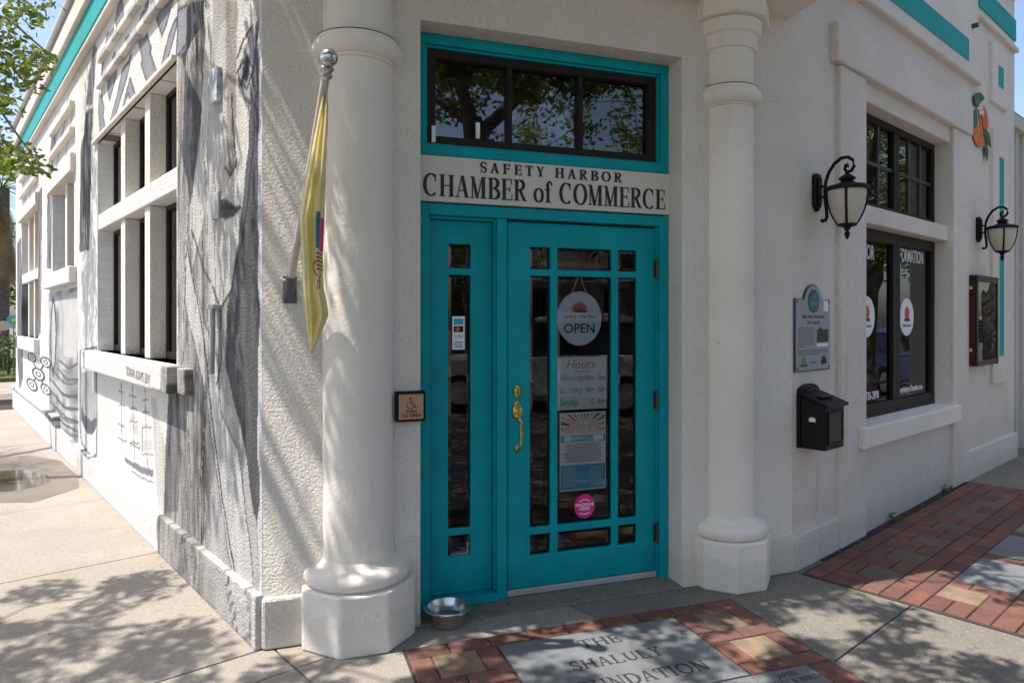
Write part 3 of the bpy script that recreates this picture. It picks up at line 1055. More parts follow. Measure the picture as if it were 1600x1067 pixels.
def paint(me, V):
    """paint = colour of the mural at each vertex (V in mural-wall coordinates)"""
    c = np.ones((len(V), 4))
    c[:, :3] = mural(-V[:, 0], V[:, 2])
    at = me.color_attributes.new('paint', 'FLOAT_COLOR', 'POINT')
    at.data.foreach_set('color', c.ravel())


# --- mural wall (x = -s)
sl = [0.0]
while sl[-1] < WEND:
    sl.append(sl[-1] + 0.010 + 0.0028 * sl[-1])
sl = sl[:-1] + [WEND]
zl = list(np.arange(0, 3.45, 0.0125)) + list(np.arange(3.45, WALL_H, 0.022)) + [WALL_H]
me, V = holed([-s for s in sl], zl, [(-w[1], -w[0], w[2], w[3]) for w in (WIN1, WIN2, WIN3)], 0.0, 0.26, back=False)
paint(me, V)
mural_wall = link('wall', me, 'mural_stucco', BLD, ML)
tag(mural_wall, 'long wall painted with a grey mural')


def painted_box(name, s0, s1, d0, d1, z0, z1, n=0, mat='mural_stucco'):
    """box on the mural wall, subdivided so that the mural runs over it"""
    nx = max(2, int((s1 - s0) / 0.03)) if not n else n
    nz = max(2, int((z1 - z0) / 0.02))
    xs = [-(s0 + (s1 - s0) * k / nx) for k in range(nx + 1)]
    zs = [z0 + (z1 - z0) * k / nz for k in range(nz + 1)]
    me, V = holed(xs, zs, [], -d1, -d0, back=True)
    paint(me, V)
    return link(name, me, mat, BLD, ML, bevel=0.006)


painted_box('plinth', 0.0, 6.3, -0.05, 0.035, 0.0, 0.25)
painted_box('plinth', 6.3, WEND, -0.05, 0.05, 0.0, 0.36)
o = painted_box('plinth_ledge', 6.3, WEND, -0.04, 0.075, 0.362, 0.40)
painted_box('sill', 1.25, 4.2, -0.2, 0.10, 1.07, 1.23)
painted_box('sill_return', 1.08, 1.248, -0.05, 0.045, 1.07, 1.222)
painted_box('sill', 5.13, 7.2, -0.2, 0.07, 1.89, 2.06)
painted_box('sill', 8.2, 10.7, -0.2, 0.07, 1.06, 1.25)
painted_box('transom_bar', 1.42, 4.0, -0.2, -0.004, 2.31, 2.45)
painted_box('transom_bar', 8.34, 10.54, -0.2, -0.004, 2.09, 2.235)
# lintel overhang with its drip edge
MB().box(-4.14, -1.425, -0.03, 0.02, 3.10, 3.135).build('lintel', 'stucco', BLD, ML, bevel=0.006)
MB().box(-7.0, -5.2, -0.05, 0.02, 3.045, 3.24).build('lintel', 'stucco', BLD, ML, bevel=0.01)
MB().box(-10.64, -8.24, -0.05, 0.02, 3.085, 3.27).build('lintel', 'stucco', BLD, ML, bevel=0.01)


def segmented_ridge(s0, s1, z, h, d):
    k = 0
    s = s0
    while s < s1 - 0.01:
        e = min(s1, s + random.uniform(0.2, 0.38))
        MB().box(-(e - 0.004), -(s + 0.004), -d, 0.01, z, z + h).build('ridge_block', 'stucco' if k % 2 else 'box_grey', BLD, ML, bevel=0.008)
        s = e
        k += 1


segmented_ridge(1.3, 3.86, 3.535, 0.055, 0.04)
segmented_ridge(1.9, 3.80, 3.745, 0.055, 0.04)
for z in (3.45, 3.72):
    MB().box(-6.85, -5.25, -0.05, 0.01, z, z + 0.07).build('ridge', 'stucco', BLD, ML, bevel=0.012)
    MB().box(-10.5, -8.3, -0.05, 0.01, z, z + 0.07).build('ridge', 'stucco', BLD, ML, bevel=0.012)
MB().box(-WEND, 0.0, -0.055, 0.01, 4.04, 4.10).build('string_course', 'stucco', BLD, ML, bevel=0.02)
MB().box(-WEND, 0.0, -0.012, 0.01, 4.22, 4.47).build('colour_band', 'teal_wall', BLD, ML, bevel=0.004)
MB().box(-WEND - 0.03, 0.0, -0.05, 0.01, 4.475, 4.70).build('cornice', 'stucco', BLD, ML, bevel=0.015)
MB().box(-WEND - 0.05, 0.02, -0.09, 0.30, 4.752, 4.80).build('coping', 'aluminium', BLD, ML, bevel=0.006)

# fins and panes of the mural-side windows
def light(name, s0, s1, z0, z1, y, parent, bar=0.035, sill=0.05):
    m = MB()
    m.box(-s1, -s0, y, y + 0.04, z0, z0 + sill)
    m.box(-s1, -s0, y, y + 0.04, z1 - bar, z1)
    m.box(-s1, -s1 + bar, y, y + 0.04, z0 + sill, z1 - bar)
    m.box(-s0 - bar, -s0, y, y + 0.04, z0 + sill, z1 - bar)
    w = m.build(name, 'bronze_metal', parent, ML, bevel=0.003)
    MB().box(-s1 + bar, -s0 - bar, y + 0.016, y + 0.022, z0 + sill, z1 - bar).build('pane', 'glass', w)
    return w


def fins(lst, z0, z1):
    for a, b in lst:
        MB().box(-b, -a, 0.022, 0.175, z0, z1).build('mullion', 'stucco', BLD, ML, bevel=0.006)


fins([(2.19, 2.34), (2.99, 3.14)], 2.452, 3.098)
fins([(2.19, 2.34), (2.99, 3.14)], 1.232, 2.308)
for a, b in ((1.42, 2.19), (2.34, 2.99), (3.14, 4.0)):
    light('window', a, b, 2.45, 3.1, 0.125, BLD)
    light('window', a, b, 1.23, 2.31, 0.125, BLD)
fins([(5.95, 6.1)], 2.062, 3.038)
for a, b in ((5.3, 5.95), (6.1, 6.93)):
    light('window', a, b, 2.06, 3.04, 0.125, BLD)
fins([(8.98, 9.1), (9.72, 9.84)], 2.237, 3.078)
fins([(8.98, 9.1), (9.72, 9.84)], 1.252, 2.088)
for a, b in ((8.34, 8.98), (9.1, 9.72), (9.84, 10.54)):
    light('window', a, b, 2.235, 3.08, 0.125, BLD)
    light('window', a, b, 1.25, 2.09, 0.125, BLD)

# dark rooms behind the glass
def room(M, x0, x1, y0, y1, z0, z1):
    m = MB().box(x0, x1, y0, y1, z0, z1)
    m.f = [q for k, q in enumerate(m.f) if k != 2]
    m.build('interior', 'interior', BLD, M)


for w in (WIN1, WIN2, WIN3):
    room(ML, -w[1] - 0.1, -w[0] + 0.1, 0.262, 1.1, w[2] - 0.1, w[3] + 0.1)

# junction boxes and conduit on the painted pilaster, painted over
MB().box(-0.685, -0.565, -0.028, 0.01, 2.64, 2.82).build('junction_box', 'box_blue', BLD, ML, bevel=0.006)
MB().box(-0.70, -0.585, -0.014, 0.01, 2.035, 2.18).build('cover_plate', 'box_grey', BLD, ML, bevel=0.006)
MB().tube([(-0.62, -0.03, 1.57), (-0.625, -0.03, 1.40), (-0.64, -0.03, 1.22)], 0.014, 10).build('conduit', 'box_grey', BLD, ML, smooth=True)
MB().box(-0.67, -0.575, -0.045, 0.01, 1.56, 1.585).build('conduit_clamp', 'box_grey', BLD, ML, bevel=0.004)
sg = text_mesh('TIDWAN ADAMS 2019', 0.095, 0.0004, xs=0.72, bold=-0.002)
link('signature', sg, 'black_letter', BLD, ML @ T((-1.98, -0.1025, 1.135)) @ Matrix.Rotation(rad(1.5), 4, 'Y'))

# --- door front
me, V = holed([-0.43, 2.55], [0, 4.9], [(0.30, 1.787, -0.001, 2.98)], 0.0, 0.32)
link('wall', me, 'stucco', BLD, MF, bevel=0.012, seg=3)
for a, b in ((-0.43, -0.02), (2.1, 2.551)):
    MB().box(a - 0.004, b, -0.025, 0.02, 0.0, 0.235).build('plinth', 'stucco', BLD, MF, bevel=0.015)
# entablature over the columns
MB().box(-0.40, 2.50, -0.21, 0.1, 3.32, 4.95).build('entablature', 'column_plaster', BLD, MF, bevel=0.008)
MB().box(-0.43, 2.53, -0.24, 0.05, 3.305, 3.40).build('fascia', 'column_plaster', BLD, MF, bevel=0.006)
MB().box(-0.45, 2.55, -0.26, 0.02, 3.43, 3.52).build('fascia', 'column_plaster', BLD, MF, bevel=0.006)


def column(cx, cd, r, a, label):
    cy = -cd
    prof = [(r * 1.0, 0.30), (r, 0.40), (r * 0.995, 1.2), (r * 0.985, 2.0), (r * 0.975, 2.70), (r * 0.975, 3.04)]
    col = MB().lathe(prof, cx, cy, 64).build('column', 'column_plaster', BLD, MF, smooth=True)
    tag(col, label)
    # octagonal plinth
    R_ = a / math.cos(math.pi / 8)
    oc = [(cx + R_ * math.cos(math.pi / 8 + k * math.pi / 4), cy + R_ * math.sin(math.pi / 8 + k * math.pi / 4)) for k in range(8)]
    MB().prism_z(oc, 0.0, 0.275).build('plinth', 'column_plaster', col, bevel=0.012, seg=3)
    rb = a * 0.985
    pr = [(r * 0.9, 0.272)] + [(rb - 0.05 + 0.05 * math.cos(rad(t)), 0.315 + 0.045 * math.sin(rad(t))) for t in range(-80, 91, 17)] + [(r + 0.02, 0.365), (r + 0.004, 0.385), (r * 0.9, 0.39)]
    MB().lathe(pr, cx, cy, 64).build('base_torus', 'column_plaster', col, smooth=True)
    rr = r * 1.27
    pr = [(r * 0.9, 2.71), (r + 0.008, 2.715)] + [(rr - 0.045 + 0.045 * math.cos(rad(t)), 2.775 + 0.048 * math.sin(rad(t))) for t in range(-85, 60, 14)] + [(rr - 0.02, 2.826), (r * 0.9, 2.826)]
    MB().lathe(pr, cx, cy, 64).build('ring', 'column_plaster', col, smooth=True)
    pr = [(r * 0.9, 2.827), (rr - 0.02, 2.827), (rr - 0.02, 2.831), (r * 0.9, 2.831)]
    MB().lathe(pr, cx, cy, 64).build('ring_seam', 'plaque_dark', col)
    pr = [(r * 0.9, 3.035), (r * 1.07, 3.04), (r * 1.10, 3.06), (r * 1.10, 3.115), (r * 1.22, 3.125), (r * 1.28, 3.15), (r * 1.28, 3.195), (r * 0.9, 3.20)]
    MB().lathe(pr, cx, cy, 64).build('necking', 'column_plaster', col, smooth=True)
    R2_ = r * 1.48 / math.cos(math.pi / 8)
    oc = [(cx + R2_ * math.cos(math.pi / 8 + k * math.pi / 4), cy + R2_ * math.sin(math.pi / 8 + k * math.pi / 4)) for k in range(8)]
    MB().prism_z(oc, 3.198, 3.303).build('capital', 'column_plaster', col, bevel=0.006)


column(0.0, -0.03, 0.170, 0.26, 'round white column beside the flag, dappled with sun')
column(2.11, -0.03, 0.150, 0.228, 'round white column beside the mailbox, in shade')

# teal surround: built of stepped pieces
FY = 0.135
fr = MB()
fr.box(0.302, 0.372, FY, 0.24, 0.0, 2.105)
fr.box(1.728, 1.785, FY, 0.24, 0.0, 2.105)
fr.box(0.372, 1.728, FY, 0.24, 2.046, 2.105)
fr.box(0.742, 0.797, FY + 0.008, 0.24, 0.012, 2.046)
door_frame = fr.build('door_frame', 'teal_paint', BLD, MF, bevel=0.004)
st_ = MB()
for x0, x1, z0, z1 in ((0.372, 0.386, 0.06, 2.046), (1.716, 1.728, 0.02, 2.046), (0.73, 0.742, 0.06, 2.046), (0.797, 0.803, 0.02, 2.046)):
    st_.box(x0, x1, FY + 0.028, 0.235, z0, z1)
st_.box(0.386, 0.73, FY + 0.028, 0.235, 2.03, 2.046)
st_.build('stop_moulding', 'teal_paint', door_frame, bevel=0.003)
MB().box(0.302, 0.742, FY - 0.012, 0.24, 0.014, 0.055).build('side_sill', 'teal_paint', door_frame, bevel=0.004)
# side panel with its narrow light
SLX = (0.487, 0.609)
SLR = ((0.250, 0.364), (0.402, 1.741), (1.778, 1.905))
me, V = holed([0.386, 0.73], [0.055, 2.03], [(*SLX, a, b) for a, b in SLR], 0.19, 0.225)
side = link('side_panel', me, 'teal_paint', BLD, MF, bevel=0.008)


def pane_set(parent, cols, rows, y, bev=0.018):
    for c in cols:
        for r_ in rows:
            # bevelled-edge pane
            m = MB()
            x0, x1, z0, z1 = c[0], c[1], r_[0], r_[1]
            i = len(m.v)
            m.v += [(x0, y + 0.004, z0), (x1, y + 0.004, z0), (x1, y + 0.004, z1), (x0, y + 0.004, z1),
                    (x0 + bev, y, z0 + bev), (x1 - bev, y, z0 + bev), (x1 - bev, y, z1 - bev), (x0 + bev, y, z1 - bev)]
            for q in ((4, 5, 6, 7), (0, 1, 5, 4), (1, 2, 6, 5), (2, 3, 7, 6), (3, 0, 4, 7)):
                m.f.append(tuple(i + k for k in q))
            p = m.build('pane', 'glass', parent)


pane_set(side, [SLX], SLR, 0.203)
# the door
DC = [(0.938, 1.060), (1.101, 1.435), (1.476, 1.596)]
DR = [(0.220, 0.331), (0.371, 1.745), (1.782, 1.902)]
me, V = holed([0.804, 1.715], [0.05, 2.036], [(*c, *r_) for c in DC for r_ in DR], 0.165, 0.21)
door = link('door', me, 'teal_paint', BLD, MF, bevel=0.008)
tag(door, 'teal glazed door with nine bevelled panes')
pane_set(door, DC, DR, 0.183)
MB().box(0.804, 1.715, 0.155, 0.20, 0.016, 0.048).build('door_sweep', 'door_strip', door, bevel=0.003)
for z in (1.80, 1.04, 0.27):
    m = MB().tube([(1.720, 0.152, z - 0.052), (1.720, 0.152, z + 0.052)], 0.0085, 10)
    m.tube([(1.720, 0.152, z - 0.058), (1.720, 0.152, z - 0.052)], 0.005, 8)
    m.tube([(1.720, 0.152, z + 0.052), (1.720, 0.152, z + 0.06)], 0.005, 8)
    m.box(1.700, 1.716, 0.160, 0.166, z - 0.05, z + 0.05)
    m.build('hinge', 'dark_steel', door, smooth=True)
# brass deadbolt and handle set
m = MB()
pr = [(0.0295, 0.0), (0.030, 0.004), (0.026, 0.012), (0.018, 0.016), (0.015, 0.020), (0.001, 0.021)]
hz = Matrix.Rotation(rad(90), 4, 'X')
m = MB().lathe([(r_, z) for r_, z in pr], 0, 0, 28).build('deadbolt', 'brass', door, T((0.862, 0.165, 1.116)) @ hz @ Matrix.Diagonal((0.85, 1.25, 1, 1)), smooth=True)
MB().disc(0, 0, 0.004, 0.006, -0.0215, -0.0205, 12).build('keyhole', 'black_letter', m, hz.inverted())
m = MB().lathe([(0.036, 0.0), (0.037, 0.004), (0.032, 0.010), (0.016, 0.013), (0.001, 0.014)], 0, 0, 28).build('handle_rose', 'brass', door, T((0.862, 0.165, 1.012)) @ hz @ Matrix.Diagonal((0.82, 1.4, 1, 1)), smooth=True)
MB().box(-0.014, 0.014, -0.055, -0.012, 0.012, 0.020).build('thumb_latch', 'brass', door, T((0.862, 0.165, 1.0)), bevel=0.003)
pts = [(0, -0.012, 0.0), (0.002, -0.045, -0.006), (0.003, -0.058, -0.035), (0.003, -0.056, -0.08), (0.003, -0.05, -0.13), (0.002, -0.040, -0.165), (0, -0.018, -0.182), (0, -0.008, -0.186)]
MB().tube(pts, [0.010, 0.010, 0.0095, 0.009, 0.008, 0.007, 0.008, 0.011], 12).build('handle_grip', 'brass', door, T((0.862, 0.165, 0.985)), smooth=True)
MB().lathe([(0.020, 0.0), (0.020, 0.004), (0.014, 0.010), (0.001, 0.011)], 0, 0, 20).build('handle_foot', 'brass', door, T((0.862, 0.165, 0.805)) @ hz @ Matrix.Diagonal((0.8, 1.3, 1, 1)), smooth=True)
MB().box(0.302, 1.785, -0.02, 0.26, 0.0, 0.0125).build('threshold', 'concrete_shell', BLD, MF, bevel=0.004)
room(MF, 0.2, 1.9, 0.33, 2.2, 0.013, 3.1)

# transom light
tf = MB()
tf.box(0.302, 1.785, FY, 0.24, 2.352, 2.405)
tf.box(0.302, 1.785, FY, 0.24, 2.925, 2.978)
tf.box(0.302, 0.352, FY, 0.24, 2.405, 2.925)
tf.box(1.735, 1.785, FY, 0.24, 2.405, 2.925)
trans = tf.build('transom_window', 'teal_paint', BLD, MF, bevel=0.004)
m = MB()
m.box(0.352, 1.735, FY + 0.02, 0.235, 2.405, 2.418).box(0.352, 1.735, FY + 0.02, 0.235, 2.912, 2.925)
m.box(0.352, 0.366, FY + 0.02, 0.235, 2.418, 2.912).box(1.721, 1.735, FY + 0.02, 0.235, 2.418, 2.912)
m.build('stop_moulding', 'teal_paint', trans, bevel=0.003)
m = MB()
m.box(0.366, 1.721, 0.168, 0.23, 2.418, 2.462).box(0.366, 1.721, 0.168, 0.23, 2.868, 2.912)
m.box(0.366, 0.415, 0.168, 0.23, 2.462, 2.868).box(1.672, 1.721, 0.168, 0.23, 2.462, 2.868)
m.box(0.812, 0.838, 0.172, 0.225, 2.462, 2.868).box(1.232, 1.258, 0.172, 0.225, 2.462, 2.868)
m.build('sash', 'bronze_metal', trans, bevel=0.004)
for a, b in ((0.415, 0.812), (0.838, 1.232), (1.258, 1.672)):
    MB().box(a, b, 0.205, 0.211, 2.462, 2.868).build('pane', 'mirror_glass', trans)
MB().box(0.64, 0.662, 0.196, 0.203, 2.475, 2.56).build('sash_tag', 'white_paper', trans)
MB().box(0.392, 0.412, 0.160, 0.167, 2.425, 2.51).build('sash_tag', 'white_paper', trans)

# --- shaded window wall
RW = (1.03, 2.80, 0.77, 3.04)
REND = 4.85
me, V = holed([0.0, REND], [0, 4.9], [RW], 0.0, 0.30)
link('wall', me, 'stucco', BLD, MR, bevel=0.010, seg=3)
MB().box(0.585, 0.99, -0.035, 0.02, 0.0, 3.168).build('pilaster', 'stucco', BLD, MR, bevel=0.012)
MB().box(2.80, 3.22, -0.035, 0.02, 0.0, 3.168).build('pilaster', 'stucco', BLD, MR, bevel=0.012)
MB().box(0.50, 3.26, -0.055, 0.02, 3.17, 3.43).build('lintel', 'stucco', BLD, MR, bevel=0.012)
MB().box(1.03, 2.80, 0.012, 0.29, 2.19, 2.32).build('transom_bar', 'stucco', BLD, MR, bevel=0.010)
MB().box(0.86, 2.86, -0.075, 0.14, 0.63, 0.775).build('sill', 'column_plaster', BLD, MR, bevel=0.012)
MB().box(-0.01, 0.584, -0.03, 0.02, 0.0, 0.225).build('plinth', 'stucco', BLD, MR, bevel=0.015)
MB().box(3.221, REND, -0.03, 0.02, 0.0, 0.32).build('plinth', 'stucco', BLD, MR, bevel=0.015)
MB().box(0.0, 3.55, -0.05, 0.02, 3.69, 3.735).build('string_course', 'stucco', BLD, MR, bevel=0.015)
MB().box(0.1, 3.31, -0.006, 0.02, 3.872, 4.07).build('colour_band', 'teal_wall', BLD, MR)
MB().box(3.60, REND + 0.01, -0.04, 0.02, 4.33, 4.38).build('string_course', 'stucco', BLD, MR, bevel=0.012)
MB().box(3.60, REND + 0.01, -0.012, 0.02, 4.46, 4.68).build('colour_band', 'teal_wall', BLD, MR)
MB().box(0.0, REND + 0.04, -0.04, 0.3, 4.902, 4.96).build('coping', 'stucco', BLD, MR, bevel=0.012)
MB().box(3.93, 4.47, -0.035, 0.02, 3.63, 4.22).build('raised_panel', 'stucco', BLD, MR, bevel=0.010)
MB().box(4.12, 4.28, -0.04, 0.0, 3.82, 4.02).build('colour_inset', 'teal_wall', BLD, MR)
MB().box(3.96, 4.47, -0.035, 0.02, 0.88, 3.39).build('raised_panel', 'stucco', BLD, MR, bevel=0.010)
MB().box(4.15, 4.29, -0.04, 0.0, 1.15, 3.12).build('colour_inset', 'teal_wall', BLD, MR)
# pair of bronze windows in the recess
def sash(x0, x1, z0, z1, nx, nz, name='window', bot=0.06, top=0.05, side_=0.05):
    m = MB()
    y0, y1 = 0.115, 0.165
    m.box(x0, x1, y0, y1, z0, z0 + bot).box(x0, x1, y0, y1, z1 - top, z1)
    m.box(x0, x0 + side_, y0, y1, z0 + bot, z1 - top).box(x1 - side_, x1, y0, y1, z0 + bot, z1 - top)
    w = m.build(name, 'bronze_metal', BLD, MR, bevel=0.004)
    ix0, ix1, iz0, iz1 = x0 + side_, x1 - side_, z0 + bot, z1 - top
    xs = [ix0 + (ix1 - ix0) * k / nx for k in range(nx + 1)]
    zs = [iz0 + (iz1 - iz0) * k / nz for k in range(nz + 1)]
    for k in range(1, nx):
        MB().box(xs[k] - 0.013, xs[k] + 0.013, 0.128, 0.158, iz0, iz1).build('muntin', 'dark_steel', w, bevel=0.003)
    for k in range(1, nz):
        MB().box(ix0, ix1, 0.130, 0.156, zs[k] - 0.013, zs[k] + 0.013).build('muntin', 'dark_steel', w)
    for a in range(nx):
        for b in range(nz):
            MB().box(xs[a], xs[a + 1], 0.142, 0.146, zs[b], zs[b + 1]).build('pane', 'glass', w)
    return w


sash(1.03, 1.94, 2.321, 3.04, 3, 2)
sash(1.942, 2.80, 2.321, 3.04, 3, 2)
wA = sash(1.03, 1.94, 0.776, 2.189, 1, 1, bot=0.10, top=0.09, side_=0.07)
wB = sash(1.942, 2.80, 0.776, 2.189, 1, 1, bot=0.10, top=0.09, side_=0.07)
room(MR, 0.9, 2.95, 0.31, 2.2, 0.65, 3.15)
for par, body, x, z, h, al in ((wA, 'VISITOR', 1.56, 2.01, 0.16, 'RIGHT'), (wB, 'INFORMATION', 2.60, 2.03, 0.15, 'RIGHT'),
                               (wA, '(727) 726-2890', 1.65, 0.93, 0.085, 'RIGHT'), (wB, 'SafetyHarborChamber.com', 2.58, 0.935, 0.068, 'RIGHT')):
    link('window_lettering', text_mesh(body, h, 0.0006, al, xs=0.62 if h > 0.1 else 0.74, bold=0.001), 'white_paper', par, T((x, 0.140, z)))
for par, x in ((wB, 2.22), (wA, 1.42)):
    e = MB().disc(0, 0, 0.15, 0.155, 0.139, 0.1412, 40).build('window_emblem', 'white_paper', par, T((x, 0, 1.53)))
    MB().disc(0, 0.03, 0.05, 0.055, 0.1375, 0.139, 28).build('emblem_sun', 'orange_ink', e)
    MB().box(-0.055, 0.055, 0.136, 0.1388, -0.035, -0.012).build('emblem_shore', 'dark_ink', e)
    link('emblem_script', text_mesh('Safety Harbor', 0.032, 0.0005, shear=0.3), 'dark_ink', e, T((0, 0.138, -0.07)))

# return wall and roof
g = lambda o_, a, n, s, d: tuple(wp(o_, a, n, s, d))
ring = [g(C2, dL, nL, 0.05, -0.15), g(O2, f2, nF, -0.3, -0.25), g(O2, f2, nF, 2.5, -0.25), g(R2, dR, nR, REND - 0.1, -0.15),
        tuple(np.array(g(R2, dR, nR, REND - 0.1, -0.15)) + dL * 12.0), g(C2, dL, nL, WEND - 0.05, -0.15)]
MB().prism_z(ring, 4.40, 4.55).build('roof', 'roofing', BLD)
bw = MB()
p0, p1 = np.array(g(C2, dL, nL, WEND - 0.16, -0.02)), np.array(g(C2, dL, nL, WEND - 0.16, -9.0))
bw.prism_z([tuple(p0), tuple(p1), tuple(p1 + dL * 0.155), tuple(p0 + dL * 0.155)], 0.0, 4.7)
bw.build('wall', 'stucco', BLD)
p0, p1 = np.array(g(R2, dR, nR, REND - 0.2, -0.305)), np.array(g(R2, dR, nR, REND - 0.2, -12.0))
MB().prism_z([tuple(p0), tuple(p1), tuple(p1 + dR * 0.19), tuple(p0 + dR * 0.19)], 0.0, 4.7).build('wall', 'stucco', BLD)

# ================================================================== signs and fittings (things of their own)
t_ = thing('name_sign', 'cream sign board reading SAFETY HARBOR CHAMBER of COMMERCE over the teal door', 'sign', MF @ T((1.045, 0.12, 2.112)))
MB().box(-0.742, 0.74, 0.0, 0.06, 0.0, 0.235).build('board', 'sign_cream', t_, bevel=0.003)
for m in serif_text('SAFETY HARBOR', 0.054, 0.83, 0.003, B=0.2, t=0.075, gap=0.34):
    m.build('letter', 'black_letter', t_, T((0.012, -0.0002, 0.165)))
for m in serif_text('CHAMBER of COMMERCE', 0.112, 1.415, 0.003, B=0.19, t=0.045, gap=0.075):
    m.build('letter', 'black_letter', t_, T((0.0, -0.0002, 0.028)))

# push plate
t_ = thing('push_plate', 'black box with tan push to open plate beside the teal side panel', 'door button', MF @ T((0.245, 0.0, 1.085)))
MB().box(-0.073, 0.073, -0.045, 0.01, -0.073, 0.073).build('housing', 'black_metal', t_, bevel=0.006)
MB().box(-0.060, 0.060, -0.053, -0.044, -0.061, 0.061).build('plate', 'push_tan', t_, bevel=0.004)
sy = MB()
sy.disc(-0.004, 0.041, 0.0055, 0.0055, -0.0545, -0.0525, 14)
ar = [(-0.004 + 0.017 * math.cos(rad(a)), 0.008 + 0.015 * math.sin(rad(a))) for a in range(120, 350, 12)]
for p, q in zip(ar[:-1], ar[1:]):
    sy.tube([(p[0], -0.0535, p[1]), (q[0], -0.0535, q[1])], 0.0018, 6)
for p, q in (((-0.003, 0.034), (-0.002, 0.014)), ((-0.002, 0.014), (0.013, 0.013)), ((0.013, 0.013), (0.020, -0.004)), ((0.020, -0.004), (0.026, -0.002)), ((-0.003, 0.026), (0.010, 0.025))):
    sy.tube([(p[0], -0.0535, p[1]), (q[0], -0.0535, q[1])], 0.0022, 6)
sy.build('wheelchair_symbol', 'black_letter', t_)
link('lettering', text_mesh('PUSH', 0.022, 0.0006, bold=0.0004), 'black_letter', t_, T((0, -0.0538, -0.022)))
link('lettering', text_mesh('TO OPEN', 0.022, 0.0006, bold=0.0004), 'black_letter', t_, T((0, -0.0538, -0.042)))

# hanging OPEN sign
Y0 = 0.196
t_ = thing('open_sign', 'round pale OPEN sign hanging on a string behind the door glass', 'sign', MF @ T((1.246, Y0, 1.512)))
MB().disc(0, 0, 0.137, 0.152, 0.0, 0.006, 56).build('disc', 'pale_card', t_)
m = MB()
for sx in (-1, 1):
    m.tube([(sx * 0.048, 0.003, 0.132), (sx * 0.008, 0.003, 0.232)], 0.0028, 6)
m.build('string', 'string', t_)
half = [(0.045 * math.cos(rad(a)), 0.045 * math.sin(rad(a))) for a in range(0, 181, 10)]
MB().prism_y([(x, z + 0.045) for x, z in half], -0.0012, 0.0).build('sun_emblem', 'orange_ink', t_)
m = MB()
for a in range(0, 181, 15):
    c, s = math.cos(rad(a)), math.sin(rad(a))
    m.prism_y([(c * 0.048 - s * 0.003, 0.045 + s * 0.048 + c * 0.003), (c * 0.056, 0.045 + s * 0.056), (c * 0.048 + s * 0.003, 0.045 + s * 0.048 - c * 0.003)], -0.0012, 0.0)
m.prism_y([(-0.05, 0.04), (-0.015, 0.05), (0.01, 0.062), (0.02, 0.05), (0.055, 0.04), (0.03, 0.033), (-0.02, 0.034)], -0.0022, -0.0012)
m.build('emblem_lines', 'dark_ink', t_)
link('script', text_mesh('Safety Harbor', 0.036, 0.0004, shear=0.35), 'dark_ink', t_, T((0, -0.001, 0.012)))
link('lettering', text_mesh('OPEN', 0.075, 0.0004, bold=0.0008), 'dark_ink', t_, T((0.0, -0.001, -0.058)))

# opening hours
t_ = thing('hours_card', 'pale card with handwritten opening hours taped inside the door glass', 'card', MF @ T((1.262, Y0, 1.148)))
MB().box(-0.152, 0.152, 0.0, 0.003, -0.148, 0.148).build('card', 'hours_card', t_)
link('heading', text_mesh('Hours', 0.07, 0.0004, shear=0.25), 'red_ink', t_, T((-0.01, -0.001, 0.105)))
MB().box(-0.06, 0.05, -0.001, 0.0, 0.064, 0.068).build('underline', 'red_ink', t_)
for k, (a, b) in enumerate((('Weekdays', '10am - 5pm'), ('Saturday', '10am - 3pm'), ('Sunday', '12 - 4pm'))):
    link('day', text_mesh(a, 0.052, 0.0004, 'LEFT', xs=0.78, shear=0.25), 'teal_ink', t_, T((-0.14, -0.001, 0.03 - 0.068 * k)))
    link('time', text_mesh(b, 0.042, 0.0004, 'RIGHT', xs=0.66, shear=0.2), 'dark_ink', t_, T((0.145, -0.001, 0.03 - 0.068 * k)))

# event poster
t_ = thing('event_poster', 'blue and white summer passport event poster taped inside the door glass', 'poster', MF @ T((1.268, Y0, 0.765)))
MB().box(-0.142, 0.142, 0.0, 0.003, -0.22, 0.22).build('sheet', 'white_paper', t_)
rc = ['orange_ink', 'yellow_ink', 'far_teal', 'red_ink', 'poster_pale', 'orange_ink', 'green_ink', 'red_ink', 'yellow_ink', 'far_teal', 'orange_ink', 'poster_pale', 'red_ink', 'yellow_ink']
for k in range(14):
    a0, a1 = rad(-8 + k * 14.2), rad(-8 + k * 14.2 + 8.2)
    def rr_(a):
        c, s = math.cos(a), math.sin(a)
        r_ = min(0.135 / max(abs(c), 1e-4), (0.21 - 0.13) / s if s > 1e-4 else 9, (0.13 - 0.095) / -s if s < -1e-4 else 9)
        return (r_ * c, 0.13 + r_ * s)
    p0, p1 = rr_(a0), rr_(a1)
    MB().prism_y([(0.0 + 0.3 * p0[0], 0.13 + 0.3 * (p0[1] - 0.13)), p0, p1, (0.3 * p1[0], 0.13 + 0.3 * (p1[1] - 0.13))], -0.0006, 0.0).build('ray', rc[k], t_)
link('title', text_mesh('SUMMER', 0.058, 0.0004, bold=0.0008, xs=0.85), 'white_paper', t_, T((0.0, -0.0016, 0.155)))
link('title', text_mesh('PASSPORT EVENT!', 0.042, 0.0004, bold=0.0008, xs=0.72), 'white_paper', t_, T((0.0, -0.0016, 0.118)))
link('title_shade', text_mesh('SUMMER', 0.058, 0.0002, bold=0.0035, xs=0.85), 'orange_ink', t_, T((0.001, -0.0009, 0.154)))
link('title_shade', text_mesh('PASSPORT EVENT!', 0.042, 0.0002, bold=0.003, xs=0.72), 'orange_ink', t_, T((0.001, -0.0009, 0.117)))
MB().box(-0.138, 0.138, -0.0006, 0.0, 0.052, 0.092).build('date_band', 'poster_blue', t_)
link('date', text_mesh('AUGUST 1 - 31', 0.024, 0.0003), 'white_paper', t_, T((0.0, -0.001, 0.073)))
